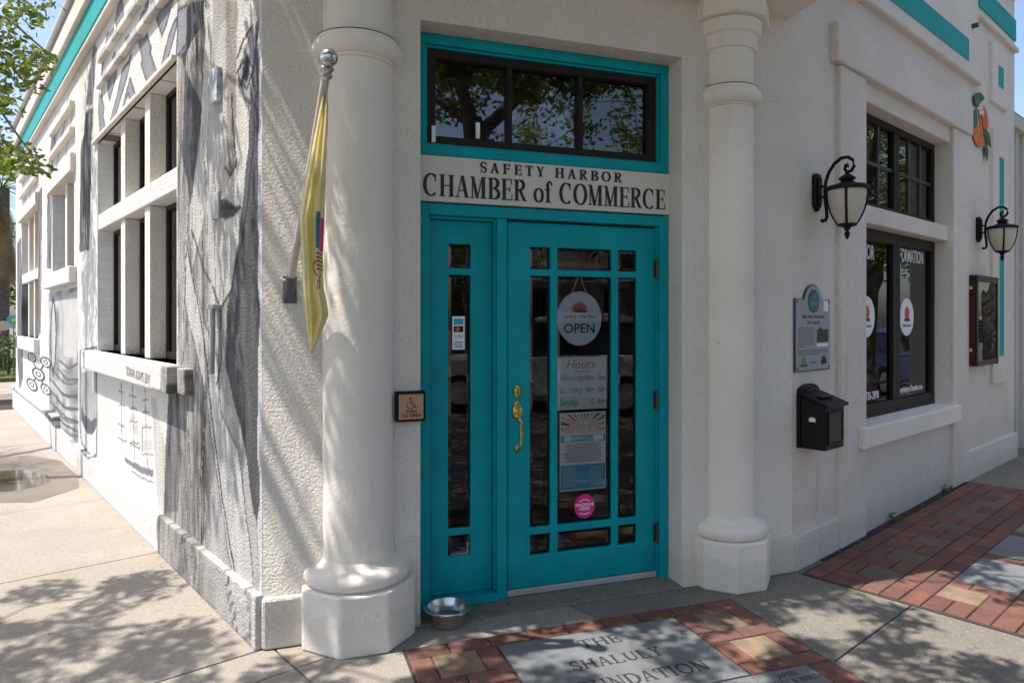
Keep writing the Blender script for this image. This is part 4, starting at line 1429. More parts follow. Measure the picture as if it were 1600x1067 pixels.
for x0, x1 in ((-0.115, -0.075), (0.066, 0.125)):
    MB().box(x0, x1, -0.0014, -0.0008, 0.058, 0.088).build('stamp', 'white_paper', t_)
tx = MB()
for k in range(11):
    w = 0.12 - random.random() * 0.025
    tx.box(-w, w, -0.0006, 0.0, 0.040 - k * 0.0098, 0.0436 - k * 0.0098)
tx.build('small_print', 'plaque_dark', t_)
MB().box(-0.138, 0.138, -0.0006, 0.0, -0.212, -0.075).build('panel', 'poster_blue', t_)
tx = MB()
for k in range(13):
    for c in (-0.085, 0.085):
        w = 0.035 + random.random() * 0.012
        tx.box(c - w, c + w, -0.0013, -0.0007, -0.092 - k * 0.0086, -0.089 - k * 0.0086)
tx.build('listing', 'poster_pale', t_)

t_ = thing('round_sticker', 'round pink sticker reading NALOXONE HERE! low on the door glass', 'sticker', MF @ T((1.27, 0.1795, 0.458)))
MB().disc(0, 0, 0.062, 0.068, 0.0, 0.003, 48).build('disc', 'pink_ink', t_)
link('lettering', text_mesh('NALOXONE', 0.024, 0.0004, bold=0.0006, xs=0.85), 'white_paper', t_, T((0, -0.001, 0.008)))
link('lettering', text_mesh('HERE!', 0.026, 0.0004, bold=0.0006), 'white_paper', t_, T((0, -0.001, -0.014)))
for z in (0.036, -0.044):
    m = MB()
    for k in range(-6, 7):
        m.box(k * 0.005 - 0.0018, k * 0.005 + 0.0018, -0.001, 0.0, z - 0.003 - 0.00022 * k * k * (1 if z > 0 else -1), z + 0.003 - 0.00022 * k * k * (1 if z > 0 else -1))
    m.build('small_print', 'white_paper', t_)

t_ = thing('payment_sticker', 'small white payment card sticker on the narrow side panel glass', 'sticker', MF @ T((0.545, 0.2, 1.435)))
MB().box(-0.034, 0.034, 0.0, 0.002, -0.088, 0.088).build('backing', 'white_paper', t_)
for z, c in ((0.06, 'poster_blue'), (0.02, 'case_brown')):
    MB().box(-0.026, 0.026, -0.0008, 0.0, z - 0.016, z + 0.016).build('card_mark', c, t_)
MB().disc(-0.006, 0.02, 0.012, 0.012, -0.0016, -0.0009, 20).build('ring_mark', 'orange_ink', t_)
link('lettering', text_mesh('VISA', 0.024, 0.0004, shear=0.2), 'poster_blue', t_, T((0, -0.001, -0.02)))
m = MB()
for k in range(3):
    m.box(-0.024, 0.024, -0.0008, 0.0, -0.052 - 0.012 * k, -0.047 - 0.012 * k)
m.build('small_print', 'grey_plastic', t_)

# flag on a leaning pole
A = Vector((-0.311, -0.03, 1.655))
Bp = Vector((-0.180, -0.445, 2.495))
ax = (Bp - A).normalized()
t_ = thing('hanging_flag', 'furled yellow flag hanging from a leaning pole beside the sunlit column', 'flag', MF @ T((A.x, 0, A.z)))
loc = lambda p: (p[0] - A.x, p[1], p[2] - A.z)
MB().tube([loc(A), loc(A.lerp(Bp, 0.5)), loc(Bp)], 0.0165, 14).build('pole', 'pole_wood', t_, smooth=True)
br = MB().box(-0.03, 0.03, -0.012, 0.01, -0.075, 0.05).build('bracket', 'grey_plastic', t_, bevel=0.004)
MB().tube([loc(A - ax * 0.06), loc(A + ax * 0.05)], 0.025, 16).build('socket', 'grey_plastic', br, smooth=True)
m = MB().tube([(0.018, -0.03, 0.03), (0.045, -0.03, 0.034)], 0.006, 8)
m.tube([(-0.045, -0.03, 0.034), (-0.018, -0.03, 0.03)], 0.006, 8)
m.build('wing_screw', 'white_paper', br, smooth=True)
q = Vector((0, 0, 1)).rotation_difference(ax).to_matrix().to_4x4()
pr = [(0.016, -0.012), (0.026, 0.0), (0.027, 0.010), (0.018, 0.014), (0.027, 0.026), (0.029, 0.036), (0.019, 0.043)] + [(max(0.001, 0.036 * math.cos(rad(a))), 0.074 + 0.036 * math.sin(rad(a))) for a in range(-60, 91, 14)]
MB().lathe(pr, 0, 0, 24).build('finial', 'steel', t_, T(loc(Bp)) @ q, smooth=True)
ROWS = [(2.436, -0.191, -0.168), (2.302, -0.214, -0.168), (2.141, -0.242, -0.173), (1.927, -0.28, -0.178), (1.768, -0.27, -0.184), (1.635, -0.265, -0.181),
        (1.569, -0.26, -0.168), (1.524, -0.255, -0.163), (1.463, -0.248, -0.186), (1.41, -0.242, -0.207), (1.37, -0.237, -0.225)]
RZ = np.array([r_[0] for r_ in ROWS][::-1])
RL = np.array([r_[1] for r_ in ROWS][::-1])
RR = np.array([r_[2] for r_ in ROWS][::-1])


def cloth(u, z):
    x = np.interp(z, RZ, RL) * (1 - u) + np.interp(z, RZ, RR) * u
    w = np.interp(z, RZ, RR) - np.interp(z, RZ, RL)
    ph = 3.0 * u * math.pi * 1.15 + (2.4 - z) * 0.8
    amp = min(0.034, w * 0.42)
    dd = np.interp(z, [1.37, 1.9, 2.44], [0.36, 0.37, 0.418])
    return (float(x), float(-dd - amp * math.sin(ph) + 0.008 * math.sin(z * 9 + u * 4)), float(z))


m = MB()
NU, NZ = 26, 70
zz = np.linspace(1.37, 2.436, NZ)
for k in range(NZ):
    for j in range(NU):
        m.v.append(loc(cloth(j / (NU - 1), zz[k])))
for k in range(NZ - 1):
    for j in range(NU - 1):
        a = k * NU + j
        m.f.append((a, a + 1, a + NU + 1, a + NU))
fl = m.build('cloth', 'flag_cloth', t_, smooth=True)
sd = fl.modifiers.new('thick', 'SOLIDIFY')
sd.thickness = 0.0015
# second layer: back fold of the cloth that shows beside the column
m = MB()
for k in range(NZ):
    for j in range(8):
        p = cloth(0.05 + 0.5 * j / 7, zz[k] * 0.93 + 0.165)
        m.v.append(loc((p[0] - 0.004, p[1] + 0.05 + 0.012 * math.sin(j * 1.3), p[2])))
for k in range(NZ - 1):
    for j in range(7):
        a = k * 8 + j
        m.f.append((a, a + 1, a + 9, a + 8))
fl2 = m.build('cloth_fold', 'flag_cloth', t_, smooth=True)
sd = fl2.modifiers.new('thick', 'SOLIDIFY')
sd.thickness = 0.0015


def flag_mark(name, quads, mat):
    m = MB()
    for (u0, u1, z0, z1) in quads:
        n = 8
        i = len(m.v)
        for k in range(n + 1):
            for e in range(n + 1):
                p = cloth(u0 + (u1 - u0) * k / n, z0 + (z1 - z0) * e / n)
                m.v.append(loc((p[0], p[1] - 0.0035, p[2])))
        for k in range(n):
            for e in range(n):
                a = i + k * (n + 1) + e
                m.f.append((a, a + 1, a + n + 2, a + n + 1))
    m.build(name, mat, fl)


flag_mark('blue_mark', [(0.62, 0.8, 1.80, 1.95)], 'seal_blue')
flag_mark('red_mark', [(0.8, 0.98, 1.79, 1.93)], 'pink_ink')
flag_mark('red_stripe', [(0.62, 0.96, z, z + 0.008) for z in (1.775, 1.758, 1.742, 1.726, 1.710)], 'red_ink')
pts = [(0.62, 1.745), (0.52, 1.735), (0.50, 1.715), (0.62, 1.69), (0.78, 1.665), (0.74, 1.635), (0.62, 1.63), (0.66, 1.66), (0.82, 1.69)]
MB().tube([loc((cloth(u, z)[0], cloth(u, z)[1] - 0.003, z)) for u, z in pts], 0.0025, 6).build('script_mark', 'dark_ink', fl)

# steel water bowl
t_ = thing('water_bowl', 'shiny stainless steel dog bowl on the pavement below the teal side panel', 'bowl', T((-0.318, 3.41, 0.0)))
pr = [(0.082, 0.002), (0.088, 0.006), (0.093, 0.05), (0.099, 0.068), (0.104, 0.079), (0.119, 0.083), (0.121, 0.080), (0.1215, 0.085), (0.116, 0.089), (0.102, 0.086), (0.095, 0.068), (0.088, 0.05), (0.081, 0.010), (0.001, 0.008)]
MB().lathe(pr, 0, 0, 64).build('bowl', 'steel', t_, smooth=True)
MB().lathe([(0.083, 0.030), (0.001, 0.0302)], 0, 0, 40).build('water', 'puddle_water', t_)

# wall lanterns
def lantern(s, z, label):
    t = thing('wall_lantern', label, 'lamp', MR @ T((s, 0, z)), 'wall lanterns')
    # octagonal long back plate
    pl = [(-0.028, 0.115), (0.028, 0.115), (0.04, 0.09), (0.04, -0.085), (0.0, -0.125), (-0.04, -0.085), (-0.04, 0.09)]
    bp_ = MB().prism_y(pl, -0.03, 0.0).build('back_plate', 'black_metal', t, bevel=0.008)
    MB().prism_y([(x * 0.6, z_ * 0.8) for x, z_ in pl], -0.042, -0.028).build('plate_boss', 'black_metal', bp_, bevel=0.006)
    path = []
    for a in range(0, 11):      # lower curl
        an = rad(200 - a * 22)
        path.append((0, -0.058 + 0.020 * math.cos(an) * (1 - a * 0.02), -0.165 + 0.018 * math.sin(an)))
    low = [(0, -0.045, -0.175), (0, -0.055, -0.185), (0, -0.070, -0.180), (0, -0.078, -0.16), (0, -0.076, -0.12), (0, -0.068, -0.06), (0, -0.066, 0.0), (0, -0.072, 0.06),
           (0, -0.092, 0.115), (0, -0.125, 0.16), (0, -0.165, 0.186), (0, -0.205, 0.186), (0, -0.235, 0.162), (0, -0.240, 0.125), (0, -0.225, 0.100), (0, -0.200, 0.098), (0, -0.186, 0.114), (0, -0.190, 0.134), (0, -0.206, 0.136)]
    MB().tube(low, [0.013] + [0.0105] * (len(low) - 3) + [0.012, 0.016], 12).build('scroll_arm', 'black_metal', t, smooth=True)
    m = MB().tube([(0, -0.03, -0.035), (0, -0.07, -0.035)], 0.008, 8)
    m.tube([(0, -0.03, 0.03), (0, -0.07, 0.03)], 0.008, 8).tube([(0, -0.066, -0.004), (0, -0.12, -0.004)], 0.007, 8)
    m.build('strut', 'black_metal', t, smooth=True)
    cy = -0.2
    cap = [(0.118, -0.016), (0.124, -0.012), (0.124, 0.004), (0.112, 0.012), (0.075, 0.02), (0.052, 0.028), (0.036, 0.04), (0.034, 0.046), (0.046, 0.052), (0.048, 0.060), (0.030, 0.075), (0.014, 0.084), (0.010, 0.10), (0.001, 0.104)]
    MB().lathe(cap, 0, cy, 40).build('cap', 'black_metal', t, smooth=True)
    gl = [(0.107, -0.015), (0.106, -0.05), (0.100, -0.095), (0.088, -0.14), (0.070, -0.182), (0.052, -0.214), (0.046, -0.222)]
    MB().lathe(gl[::-1], 0, cy, 40).build('glass_shade', 'frosted_glass', t, smooth=True)
    for k in range(4):
        a = rad(20 + 90 * k)
        MB().tube([(r_ * 1.025 * math.cos(a), cy + r_ * 1.025 * math.sin(a), z_) for r_, z_ in gl], 0.0075, 8).build('rib', 'black_metal', t, smooth=True)
    fin = [(0.001, -0.312), (0.010, -0.298), (0.016, -0.278), (0.012, -0.262), (0.008, -0.256), (0.018, -0.250), (0.018, -0.242), (0.028, -0.236), (0.054, -0.228), (0.056, -0.218), (0.048, -0.214)]
    MB().lathe(fin, 0, cy, 28).build('finial', 'black_metal', t, smooth=True)


lantern(0.285, 2.30, 'black scroll-arm wall lantern with cream glass above the plaque')
lantern(3.56, 2.355, 'black scroll-arm wall lantern with cream glass above the brown notice case')

# historic plaque
t_ = thing('wall_plaque', 'grey historic site plaque with arched top above the black mailbox', 'plaque', MR @ T((0.243, 0, 1.19)))
def arch_outline(w, h, ra, cz, g_):
    pts = [(-w + g_, g_), (w - g_, g_), (w - g_, h - g_)]
    for a in range(14, 167, 8):
        pts.append(((ra - g_) * math.cos(rad(a)), cz + (ra - g_) * math.sin(rad(a))))
    return pts + [(-w + g_, h - g_)]
MB().prism_y(arch_outline(0.232, 0.445, 0.125, 0.41, 0.0), -0.012, 0.0).build('backing', 'plaque_dark', t_, bevel=0.002)
MB().prism_y(arch_outline(0.232, 0.445, 0.125, 0.41, 0.008), -0.0145, -0.012).build('face', 'plaque_grey', t_)
seal = MB().disc(0, 0.43, 0.072, 0.072, -0.0165, -0.0145, 36).build('seal', 'plaque_dark', t_)
MB().disc(0, 0.43, 0.062, 0.062, -0.0175, -0.0166, 36).build('seal_face', 'seal_blue', seal)
m = MB()
m.prism_y([(-0.05, 0.40), (0.05, 0.41), (0.03, 0.43), (0.0, 0.425), (-0.03, 0.44)], -0.0185, -0.0176)
m.disc(0.01, 0.455, 0.018, 0.012, -0.0185, -0.0176, 16)
m.build('seal_shore', 'green_ink', seal)
MB().box(0.135, 0.2, -0.0155, -0.0145, 0.37, 0.435).build('label_card', 'white_paper', t_)
link('heading', text_mesh('Safety Harbor Historical Site', 0.031, 0.0004, xs=0.82), 'black_letter', t_, T((0, -0.0152, 0.335)))
link('heading', text_mesh('First Town Hall', 0.031, 0.0004, xs=0.82), 'black_letter', t_, T((0, -0.0152, 0.298)))
tx = MB()
for k in range(10):
    w = random.uniform(0.185, 0.215) if k < 9 else 0.1
    tx.box(-0.2, -0.2 + w, -0.0152, -0.0145, 0.262 - k * 0.0125, 0.266 - k * 0.0125)
for k in range(3):
    tx.box(-0.2, 0.19 - 0.1 * (k == 2), -0.0152, -0.0145, 0.125 - k * 0.012, 0.129 - k * 0.012)
tx.build('body_text', 'plaque_dark', t_)
MB().box(0.045, 0.2, -0.0158, -0.0145, 0.175, 0.255).build('photograph', 'photo_grey', t_)
MB().prism_y([(0.06, 0.255), (0.12, 0.255), (0.09, 0.272)], -0.0158, -0.0145).build('photograph_roof', 'photo_grey', t_)
MB().box(0.045, 0.2, -0.0152, -0.0145, 0.148, 0.168).build('caption', 'white_paper', t_)
MB().prism_y([(-0.17, 0.035), (-0.09, 0.035), (-0.105, 0.065), (-0.11, 0.09), (-0.13, 0.095), (-0.15, 0.085), (-0.155, 0.06)], -0.0156, -0.0145).build('emblem', 'green_ink', t_)
MB().box(-0.175, -0.085, -0.0164, -0.0157, 0.030, 0.042).build('emblem_bar', 'black_letter', t_)
MB().prism_y([(0.1, 0.035), (0.18, 0.04), (0.165, 0.075), (0.14, 0.092), (0.115, 0.08), (0.105, 0.06)], -0.0156, -0.0145).build('emblem', 'case_brown', t_)
MB().box(-0.045, 0.05, -0.0152, -0.0145, 0.05, 0.056).build('emblem_line', 'plaque_dark', t_)
for x in (-0.212, 0.212):
    for z in (0.02, 0.425):
        MB().disc(x, z, 0.007, 0.007, -0.018, -0.0145, 12).build('screw', 'dark_steel', t_)

# mailbox
t_ = thing('mailbox', 'black metal wall mailbox with hinged sloping lid under the plaque', 'mailbox', MR @ T((0.182, 0, 0.735)) @ Matrix.Diagonal((1.16, 1.12, 1.0, 1)))
bk = [(-0.115, 0.0), (0.115, 0.0), (0.115, 0.33)] + [(0.115 * math.cos(rad(a)), 0.33 + 0.05 * math.sin(rad(a))) for a in range(20, 161, 14)] + [(-0.115, 0.33)]
MB().prism_y(bk, -0.02, 0.0).build('back_plate', 'black_metal', t_, bevel=0.004)
ins = [(0.085 * math.cos(rad(a)), 0.325 + 0.032 * math.sin(rad(a))) for a in range(0, 181, 14)]
MB().prism_y(ins, -0.026, -0.02).build('arch_relief', 'black_metal', t_, bevel=0.003)
body = MB().prism_x([(-0.02, 0.0), (-0.155, 0.0), (-0.155, 0.255), (-0.13, 0.27), (-0.02, 0.31)], -0.108, 0.108).build('body', 'black_metal', t_, bevel=0.006)
MB().prism_x([(-0.175, 0.252), (-0.175, 0.27), (-0.145, 0.283), (-0.02, 0.333), (-0.02, 0.315), (-0.15, 0.262)], -0.120, 0.120).build('lid', 'black_metal', t_, bevel=0.004)
MB().box(-0.07, 0.07, -0.12, -0.06, 0.305, 0.312).build('lid_panel', 'black_metal', t_, bevel=0.002, M=Matrix.Rotation(rad(0), 4, 'X'))
m = MB()
for x0, x1, z0, z1 in ((-0.085, 0.085, 0.03, 0.045), (-0.085, 0.085, 0.215, 0.23), (-0.085, -0.072, 0.045, 0.215), (0.072, 0.085, 0.045, 0.215)):
    m.box(x0, x1, -0.162, -0.154, z0, z1)
m.build('front_moulding', 'black_metal', t_, bevel=0.002)
MB().box(-0.072, 0.072, -0.158, -0.154, 0.045, 0.215).build('front_panel', 'photo_grey', t_)
m = MB()
for k in range(5):
    a = rad(30 + 30 * k)
    c, s = math.cos(a), math.sin(a)
    m.prism_x([(-0.085 + c * 0.004, 0.17 + s * 0.004), (-0.085 + c * 0.014 - s * 0.005, 0.17 + s * 0.014 + c * 0.005), (-0.085 + c * 0.026, 0.17 + s * 0.026), (-0.085 + c * 0.014 + s * 0.005, 0.17 + s * 0.014 - c * 0.005)], -0.110 - 0.0002 * k, -0.107)
m.prism_x([(-0.105, 0.165), (-0.065, 0.165), (-0.075, 0.178), (-0.095, 0.178)], -0.1112, -0.107)
m.build('white_crest', 'white_paper', t_)

# notice case
t_ = thing('notice_case', 'brown framed glass notice case on the white wall under the lantern', 'notice case', MR @ T((3.53, 0, 1.09)))
m = MB()
m.box(-0.33, 0.33, -0.01, 0.0, 0.0, 0.82)
m.box(-0.33, -0.31, -0.08, -0.01, 0, 0.82).box(0.31, 0.33, -0.08, -0.01, 0, 0.82).box(-0.31, 0.31, -0.08, -0.01, 0, 0.02).box(-0.31, 0.31, -0.08, -0.01, 0.80, 0.82)
m.build('case', 'case_brown', t_, bevel=0.003)
m = MB()
m.box(-0.332, -0.285, -0.098, -0.081, 0, 0.82).box(0.285, 0.332, -0.098, -0.081, 0, 0.82).box(-0.285, 0.285, -0.098, -0.081, 0, 0.05).box(-0.285, 0.285, -0.098, -0.081, 0.76, 0.82)
m.build('door_frame', 'case_brown', t_, bevel=0.004)
MB().box(-0.285, 0.285, -0.091, -0.087, 0.05, 0.76).build('pane', 'case_glass', t_)
MB().box(-0.30, 0.30, -0.03, -0.012, 0.03, 0.79).build('pin_board', 'plaque_grey', t_)
for x0, x1, z0, z1, c in ((-0.27, -0.03, 0.33, 0.74, 'white_paper'), (0.0, 0.26, 0.38, 0.74, 'poster_pale'), (-0.25, 0.24, 0.07, 0.3, 'white_paper')):
    MB().box(x0, x1, -0.034, -0.031, z0, z1).build('notice', c, t_)
for z in (0.69, 0.13):
    MB().box(-0.3325, -0.33, -0.06, -0.03, z, z + 0.03).build('hinge', 'brass', t_)

# painted citrus on the end wall: cut-out panels
t_ = thing('citrus_cutout', 'painted orange fruit and green leaves hung on the white wall', 'wall art', MR @ T((3.6, 0, 3.36)) @ Matrix.Diagonal((1.15, 1, 0.66, 1)))
def blob(cx, cz, rx, rz, rot, y, name, mat):
    p = []
    for k in range(26):
        a = 2 * math.pi * k / 26
        x, z = rx * math.cos(a), rz * math.sin(a)
        p.append((cx + x * math.cos(rot) - z * math.sin(rot), cz + x * math.sin(rot) + z * math.cos(rot)))
    return MB().prism_y(p, y - 0.006, y).build(name, mat, t_, bevel=0.002)
def leaf(cx, cz, l, w, rot, y):
    p = []
    for k in range(11):
        t = k / 10
        p.append((-l / 2 + l * t, w * math.sin(math.pi * t ** 0.8) / 2))
    p += [(x, -z) for x, z in p[1:-1]][::-1]
    c, s = math.cos(rot), math.sin(rot)
    lf = MB().prism_y([(cx + x * c - z * s, cz + x * s + z * c) for x, z in p], y - 0.006, y).build('leaf', 'fruit_leaf', t_)
    MB().tube([(cx - l * 0.45 * c, y - 0.0065, cz - l * 0.45 * s), (cx + l * 0.45 * c, y - 0.0065, cz + l * 0.45 * s)], 0.004, 6).build('leaf_vein', 'green_ink', lf)
blob(0.13, 0.09, 0.125, 0.2, 0.12, -0.002, 'fruit', 'fruit_orange')
blob(0.13, 0.09, 0.075, 0.15, 0.12, -0.009, 'fruit_shade', 'orange_ink')
blob(-0.03, -0.2, 0.15, 0.155, 0.0, -0.011, 'fruit', 'fruit_orange')
leaf(-0.09, 0.30, 0.24, 0.16, 1.2, -0.018)
leaf(0.0, 0.36, 0.2, 0.12, 0.3, -0.0185)
leaf(-0.17, -0.0, 0.3, 0.17, 1.35, -0.019)
leaf(0.18, -0.17, 0.28, 0.15, -0.9, -0.0195)
leaf(0.15, -0.38, 0.26, 0.09, -1.45, -0.02)
for k in range(6):
    a = k * 1.05
    blob(-0.01 + 0.05 * math.cos(a), 0.17 + 0.05 * math.sin(a), 0.035, 0.02, a, -0.021 - 0.0007 * k, 'blossom', 'blossom')
MB().disc(3.42, 4.22, 0.022, 0.022, -0.05, 0.0, 14).build('vent_stub', 'dark_steel', BLD, MR)

# ================================================================== ground and paving
def clip(poly, p, n):
    """keep the side of the convex polygon where (x-p).n <= 0"""
    out = []
    k = len(poly)
    for i in range(k):
        a, b = poly[i], poly[(i + 1) % k]
        da = (a[0] - p[0]) * n[0] + (a[1] - p[1]) * n[1]
        db = (b[0] - p[0]) * n[0] + (b[1] - p[1]) * n[1]
        if da <= 0:
            out.append(a)
        if (da < 0 < db) or (db < 0 < da):
            t = da / (da - db)
            out.append((a[0] + (b[0] - a[0]) * t, a[1] + (b[1] - a[1]) * t))
    return out


def area(p):
    return abs(sum(p[k][0] * p[(k + 1) % len(p)][1] - p[(k + 1) % len(p)][0] * p[k][1] for k in range(len(p)))) / 2 if len(p) > 2 else 0


KL, KR = 2.4, 3.1          # kerb distance from the mural wall / from the window wall
tag(MB().box(-150, 150, -150, 150, -0.5, -0.13).build('road', 'asphalt'), 'grey asphalt street around the corner', kind='structure')
base = [(-60, -60), (60, -60), (60, 60), (-60, 60)]
base = clip(base, g(C2, dL, nL, 0, KL), nL)
base = clip(base, g(R2, dR, nR, 0, KR), nR)
base = clip(base, g(C2, dL, nL, 11.25, 0), dL)
base = clip(base, g(R2, dR, nR, 16, 0), dR)
PAV = MB().prism_z(base, -0.3, -0.012).build('pavement', 'mortar_sand')
tag(PAV, 'concrete pavement round the corner building', kind='structure')
GAP = 0.004


def rise(x, y):
    """the pavement climbs gently along the window wall"""
    return 0.02 * min(3.2, max(0.0, (x - R2[0]) * dR[0] + (y - R2[1]) * dR[1]))


def slab(poly, mat, z=None):
    if area(poly) < 0.02:
        return
    z = random.uniform(-0.0012, 0.0012) if z is None else z
    m = MB().prism_z(poly, -0.10, z)
    k = len(poly)
    m.v[k:] = [(x, y, z + rise(x, y)) for x, y, _ in m.v[k:]]
    m.build('slab', mat, PAV, bevel=0.004)


for i in range(7):
    for j in range(2):
        s0, s1, d0, d1 = i * 1.75 + GAP, min(11.2, (i + 1) * 1.75) - GAP, -0.06 if j == 0 else 1.2 + GAP, 1.2 - GAP if j == 0 else KL - 0.16
        if s1 > s0:
            slab([g(C2, dL, nL, s0, d0), g(C2, dL, nL, s1, d0), g(C2, dL, nL, s1, d1), g(C2, dL, nL, s0, d1)], 'concrete_warm')
for i in range(-5, 12):
    for j in range(-1, 3):
        s0, s1 = i * 1.36, (i + 1) * 1.36
        d0, d1 = 0.65 + 1.5 * (j - 0) - 1.5 + 0.0, 0.65 + 1.5 * j
        if i >= 0:
            d0 = max(d0, -0.1)
        if d1 <= d0:
            continue
        d1 = min(d1, KR - 0.16)
        p = [g(R2, dR, nR, s0 + GAP, d0 + GAP), g(R2, dR, nR, s1 - GAP, d0 + GAP), g(R2, dR, nR, s1 - GAP, d1 - GAP), g(R2, dR, nR, s0 + GAP, d1 - GAP)]
        p = clip(p, g(C2, dL, nL, -GAP, 0), dL)
        p = clip(p, g(C2, dL, nL, 0, KL - 0.16), nL)
        if len(p) > 2:
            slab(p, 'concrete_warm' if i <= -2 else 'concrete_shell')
for k in range(7):
    a, b = -4.0 + k * 2.3, -4.0 + (k + 1) * 2.3 - 0.008
    MB().prism_z([g(C2, dL, nL, a, KL - 0.155), g(C2, dL, nL, min(b, 11.2), KL - 0.155), g(C2, dL, nL, min(b, 11.2), KL + 0.01), g(C2, dL, nL, a, KL + 0.01)], -0.2, 0.004).build('kerb_stone', 'concrete_shell', PAV, bevel=0.02)
for k in range(9):
    a, b = -4.3 + k * 2.2, -4.3 + (k + 1) * 2.2 - 0.008
    MB().prism_z([g(R2, dR, nR, a, KR - 0.155), g(R2, dR, nR, b, KR - 0.155), g(R2, dR, nR, b, KR + 0.01), g(R2, dR, nR, a, KR + 0.01)], -0.2, 0.004).build('kerb_stone', 'concrete_shell', PAV, bevel=0.02)

# wet patch and puddle by the mural wall
wet = [g(C2, dL, nL, s, d) for s, d in ((3.75, 0.5), (4.1, 0.13), (4.7, 0.06), (5.6, 0.08), (6.2, 0.3), (6.3, 1.0), (5.4, 1.35), (4.3, 1.2))]
tag(MB().prism_z(wet, -0.02, 0.0026).build('wet_patch', 'wet_concrete'), 'damp dark patch on the pavement', kind='structure')
pud = [g(C2, dL, nL, s, d) for s, d in ((4.3, 0.55), (4.5, 0.3), (4.85, 0.28), (5.3, 0.42), (5.5, 0.8), (5.0, 1.1), (4.5, 1.0))]
tag(MB().prism_z(pud, -0.02, 0.0042).build('puddle', 'puddle_water'), 'shallow puddle on the pavement', kind='structure')

# ---- brick panel before the door
_bm = {}


def brick(parent, M, x0, x1, y0, y1, mat, top=0.012):
    """paving brick; alike bricks share a mesh"""
    L, W = round(x1 - x0, 3), round(y1 - y0, 3)
    key = (L, W, mat)
    if key not in _bm:
        _bm[key] = None
        gp = 0.0035
        m = MB().box(-L / 2 + gp, L / 2 - gp, -W / 2 + gp, W / 2 - gp, 0.0, 0.04)
        i = len(m.v)
        m = MB()
        a, b, e = L / 2 - gp, W / 2 - gp, 0.004
        m.v += [(-a, -b, -0.04), (a, -b, -0.04), (a, b, -0.04), (-a, b, -0.04), (-a, -b, -e), (a, -b, -e), (a, b, -e), (-a, b, -e),
                (-a + e, -b + e, 0), (a - e, -b + e, 0), (a - e, b - e, 0), (-a + e, b - e, 0)]
        m.f += [(8, 9, 10, 11)] + [(k, (k + 1) % 4, 4 + (k + 1) % 4, 4 + k) for k in range(4)] + [(4 + k, 4 + (k + 1) % 4, 8 + (k + 1) % 4, 8 + k) for k in range(4)]
        me_ = m.mesh('brick')
        me_.materials.append(MATS[mat])
        _bm[key] = me_
    o = bpy.data.objects.new('brick' if 'brick' in mat and 'tan' not in mat else 'tan_paver', _bm[key])
    COL.objects.link(o)
    o.parent = parent
    o.matrix_local = M @ T(((x0 + x1) / 2, (y0 + y1) / 2, top + random.uniform(-0.002, 0.0015))) @ Matrix.Rotation(random.uniform(-0.006, 0.006), 4, 'Z')
    return o


BP = MB().box(0.17, 1.94, -1.55, -0.225, -0.02, 0.0035).build('brick_paving', 'mortar_sand', None, MF)
tag(BP, 'red brick paving panel with engraved stone before the door', kind='structure')
I4 = Matrix.Identity(4)
for k in range(9):
    brick(BP, I4, 0.18 + k * 0.1944, 0.18 + (k + 1) * 0.1944, -0.34, -0.24, 'red_brick')
for x0 in (0.18, 1.522):
    y = -0.34
    for k in range(4):
        if x0 > 1 and k >= 2:
            break
        brick(BP, I4, x0, x0 + 0.1, y - 0.2, y, 'red_brick')
        brick(BP, I4, x0 + 0.1, x0 + 0.305, y - 0.2, y, 'tan_brick')
        brick(BP, I4, x0 + 0.305, x0 + 0.405, y - 0.2, y, 'red_brick')
        brick(BP, I4, x0, x0 + 0.2025, y - 0.3, y - 0.2, 'red_brick')
        brick(BP, I4, x0 + 0.2025, x0 + 0.405, y - 0.3, y - 0.2, 'red_brick')
        y -= 0.3
for k in range(3):
    brick(BP, I4, 1.805, 1.93, -0.94 - 0.2 * (k + 1), -0.94 - 0.2 * k, 'red_brick')
for k in range(6):
    brick(BP, I4, 0.595 + k * 0.2, 0.595 + (k + 1) * 0.2, -1.2, -1.1, 'red_brick')
    brick(BP, I4, 0.595 + k * 0.2, 0.595 + (k + 1) * 0.2, -1.3, -1.2, 'red_brick')
st_ = MB().box(0.593, 1.514, -0.932, -0.345, -0.02, 0.013).build('engraved_stone', 'grey_granite', BP, bevel=0.003)
tag(st_, 'large grey stone engraved THE SHALULY FOUNDATION')
for body, cap, w, yy in (('THE', 0.074, 0.205, -0.494), ('SHALULY', 0.076, 0.445, -0.668), ('FOUNDATION', 0.082, 0.68, -0.842)):
    for m in serif_text(body, cap, w, 0.0008, B=0.15, t=0.06, gap=0.10):
        m.v = [(x, z, -y) for x, y, z in m.v]
        m.build('engraved_letter', 'letter_cut', st_, T((1.05, yy, 0.0132)))
for x0, x1, rows in ((0.593, 1.195, ()), (1.2, 1.512, ('WIRTH',)), (1.516, 1.80, ('JAMES', 'WIRTH & WIRTH'))):
    s2 = MB().box(x0, x1, -1.095, -0.942, -0.02, 0.0125).build('engraved_stone', 'grey_granite', BP, bevel=0.003)
    for k, r_ in enumerate(rows):
        me_ = text_mesh(r_, 0.048, 0.0004, xs=0.8)
        co = np.empty(len(me_.vertices) * 3)
        me_.vertices.foreach_get('co', co)
        co = co.reshape(-1, 3)
        me_.vertices.foreach_set('co', np.stack([co[:, 0], co[:, 2], -co[:, 1]], 1).ravel())
        link('engraved_letters', me_, 'letter_cut', s2, T(((x0 + x1) / 2, -0.985 - 0.05 * k, 0.0131)))

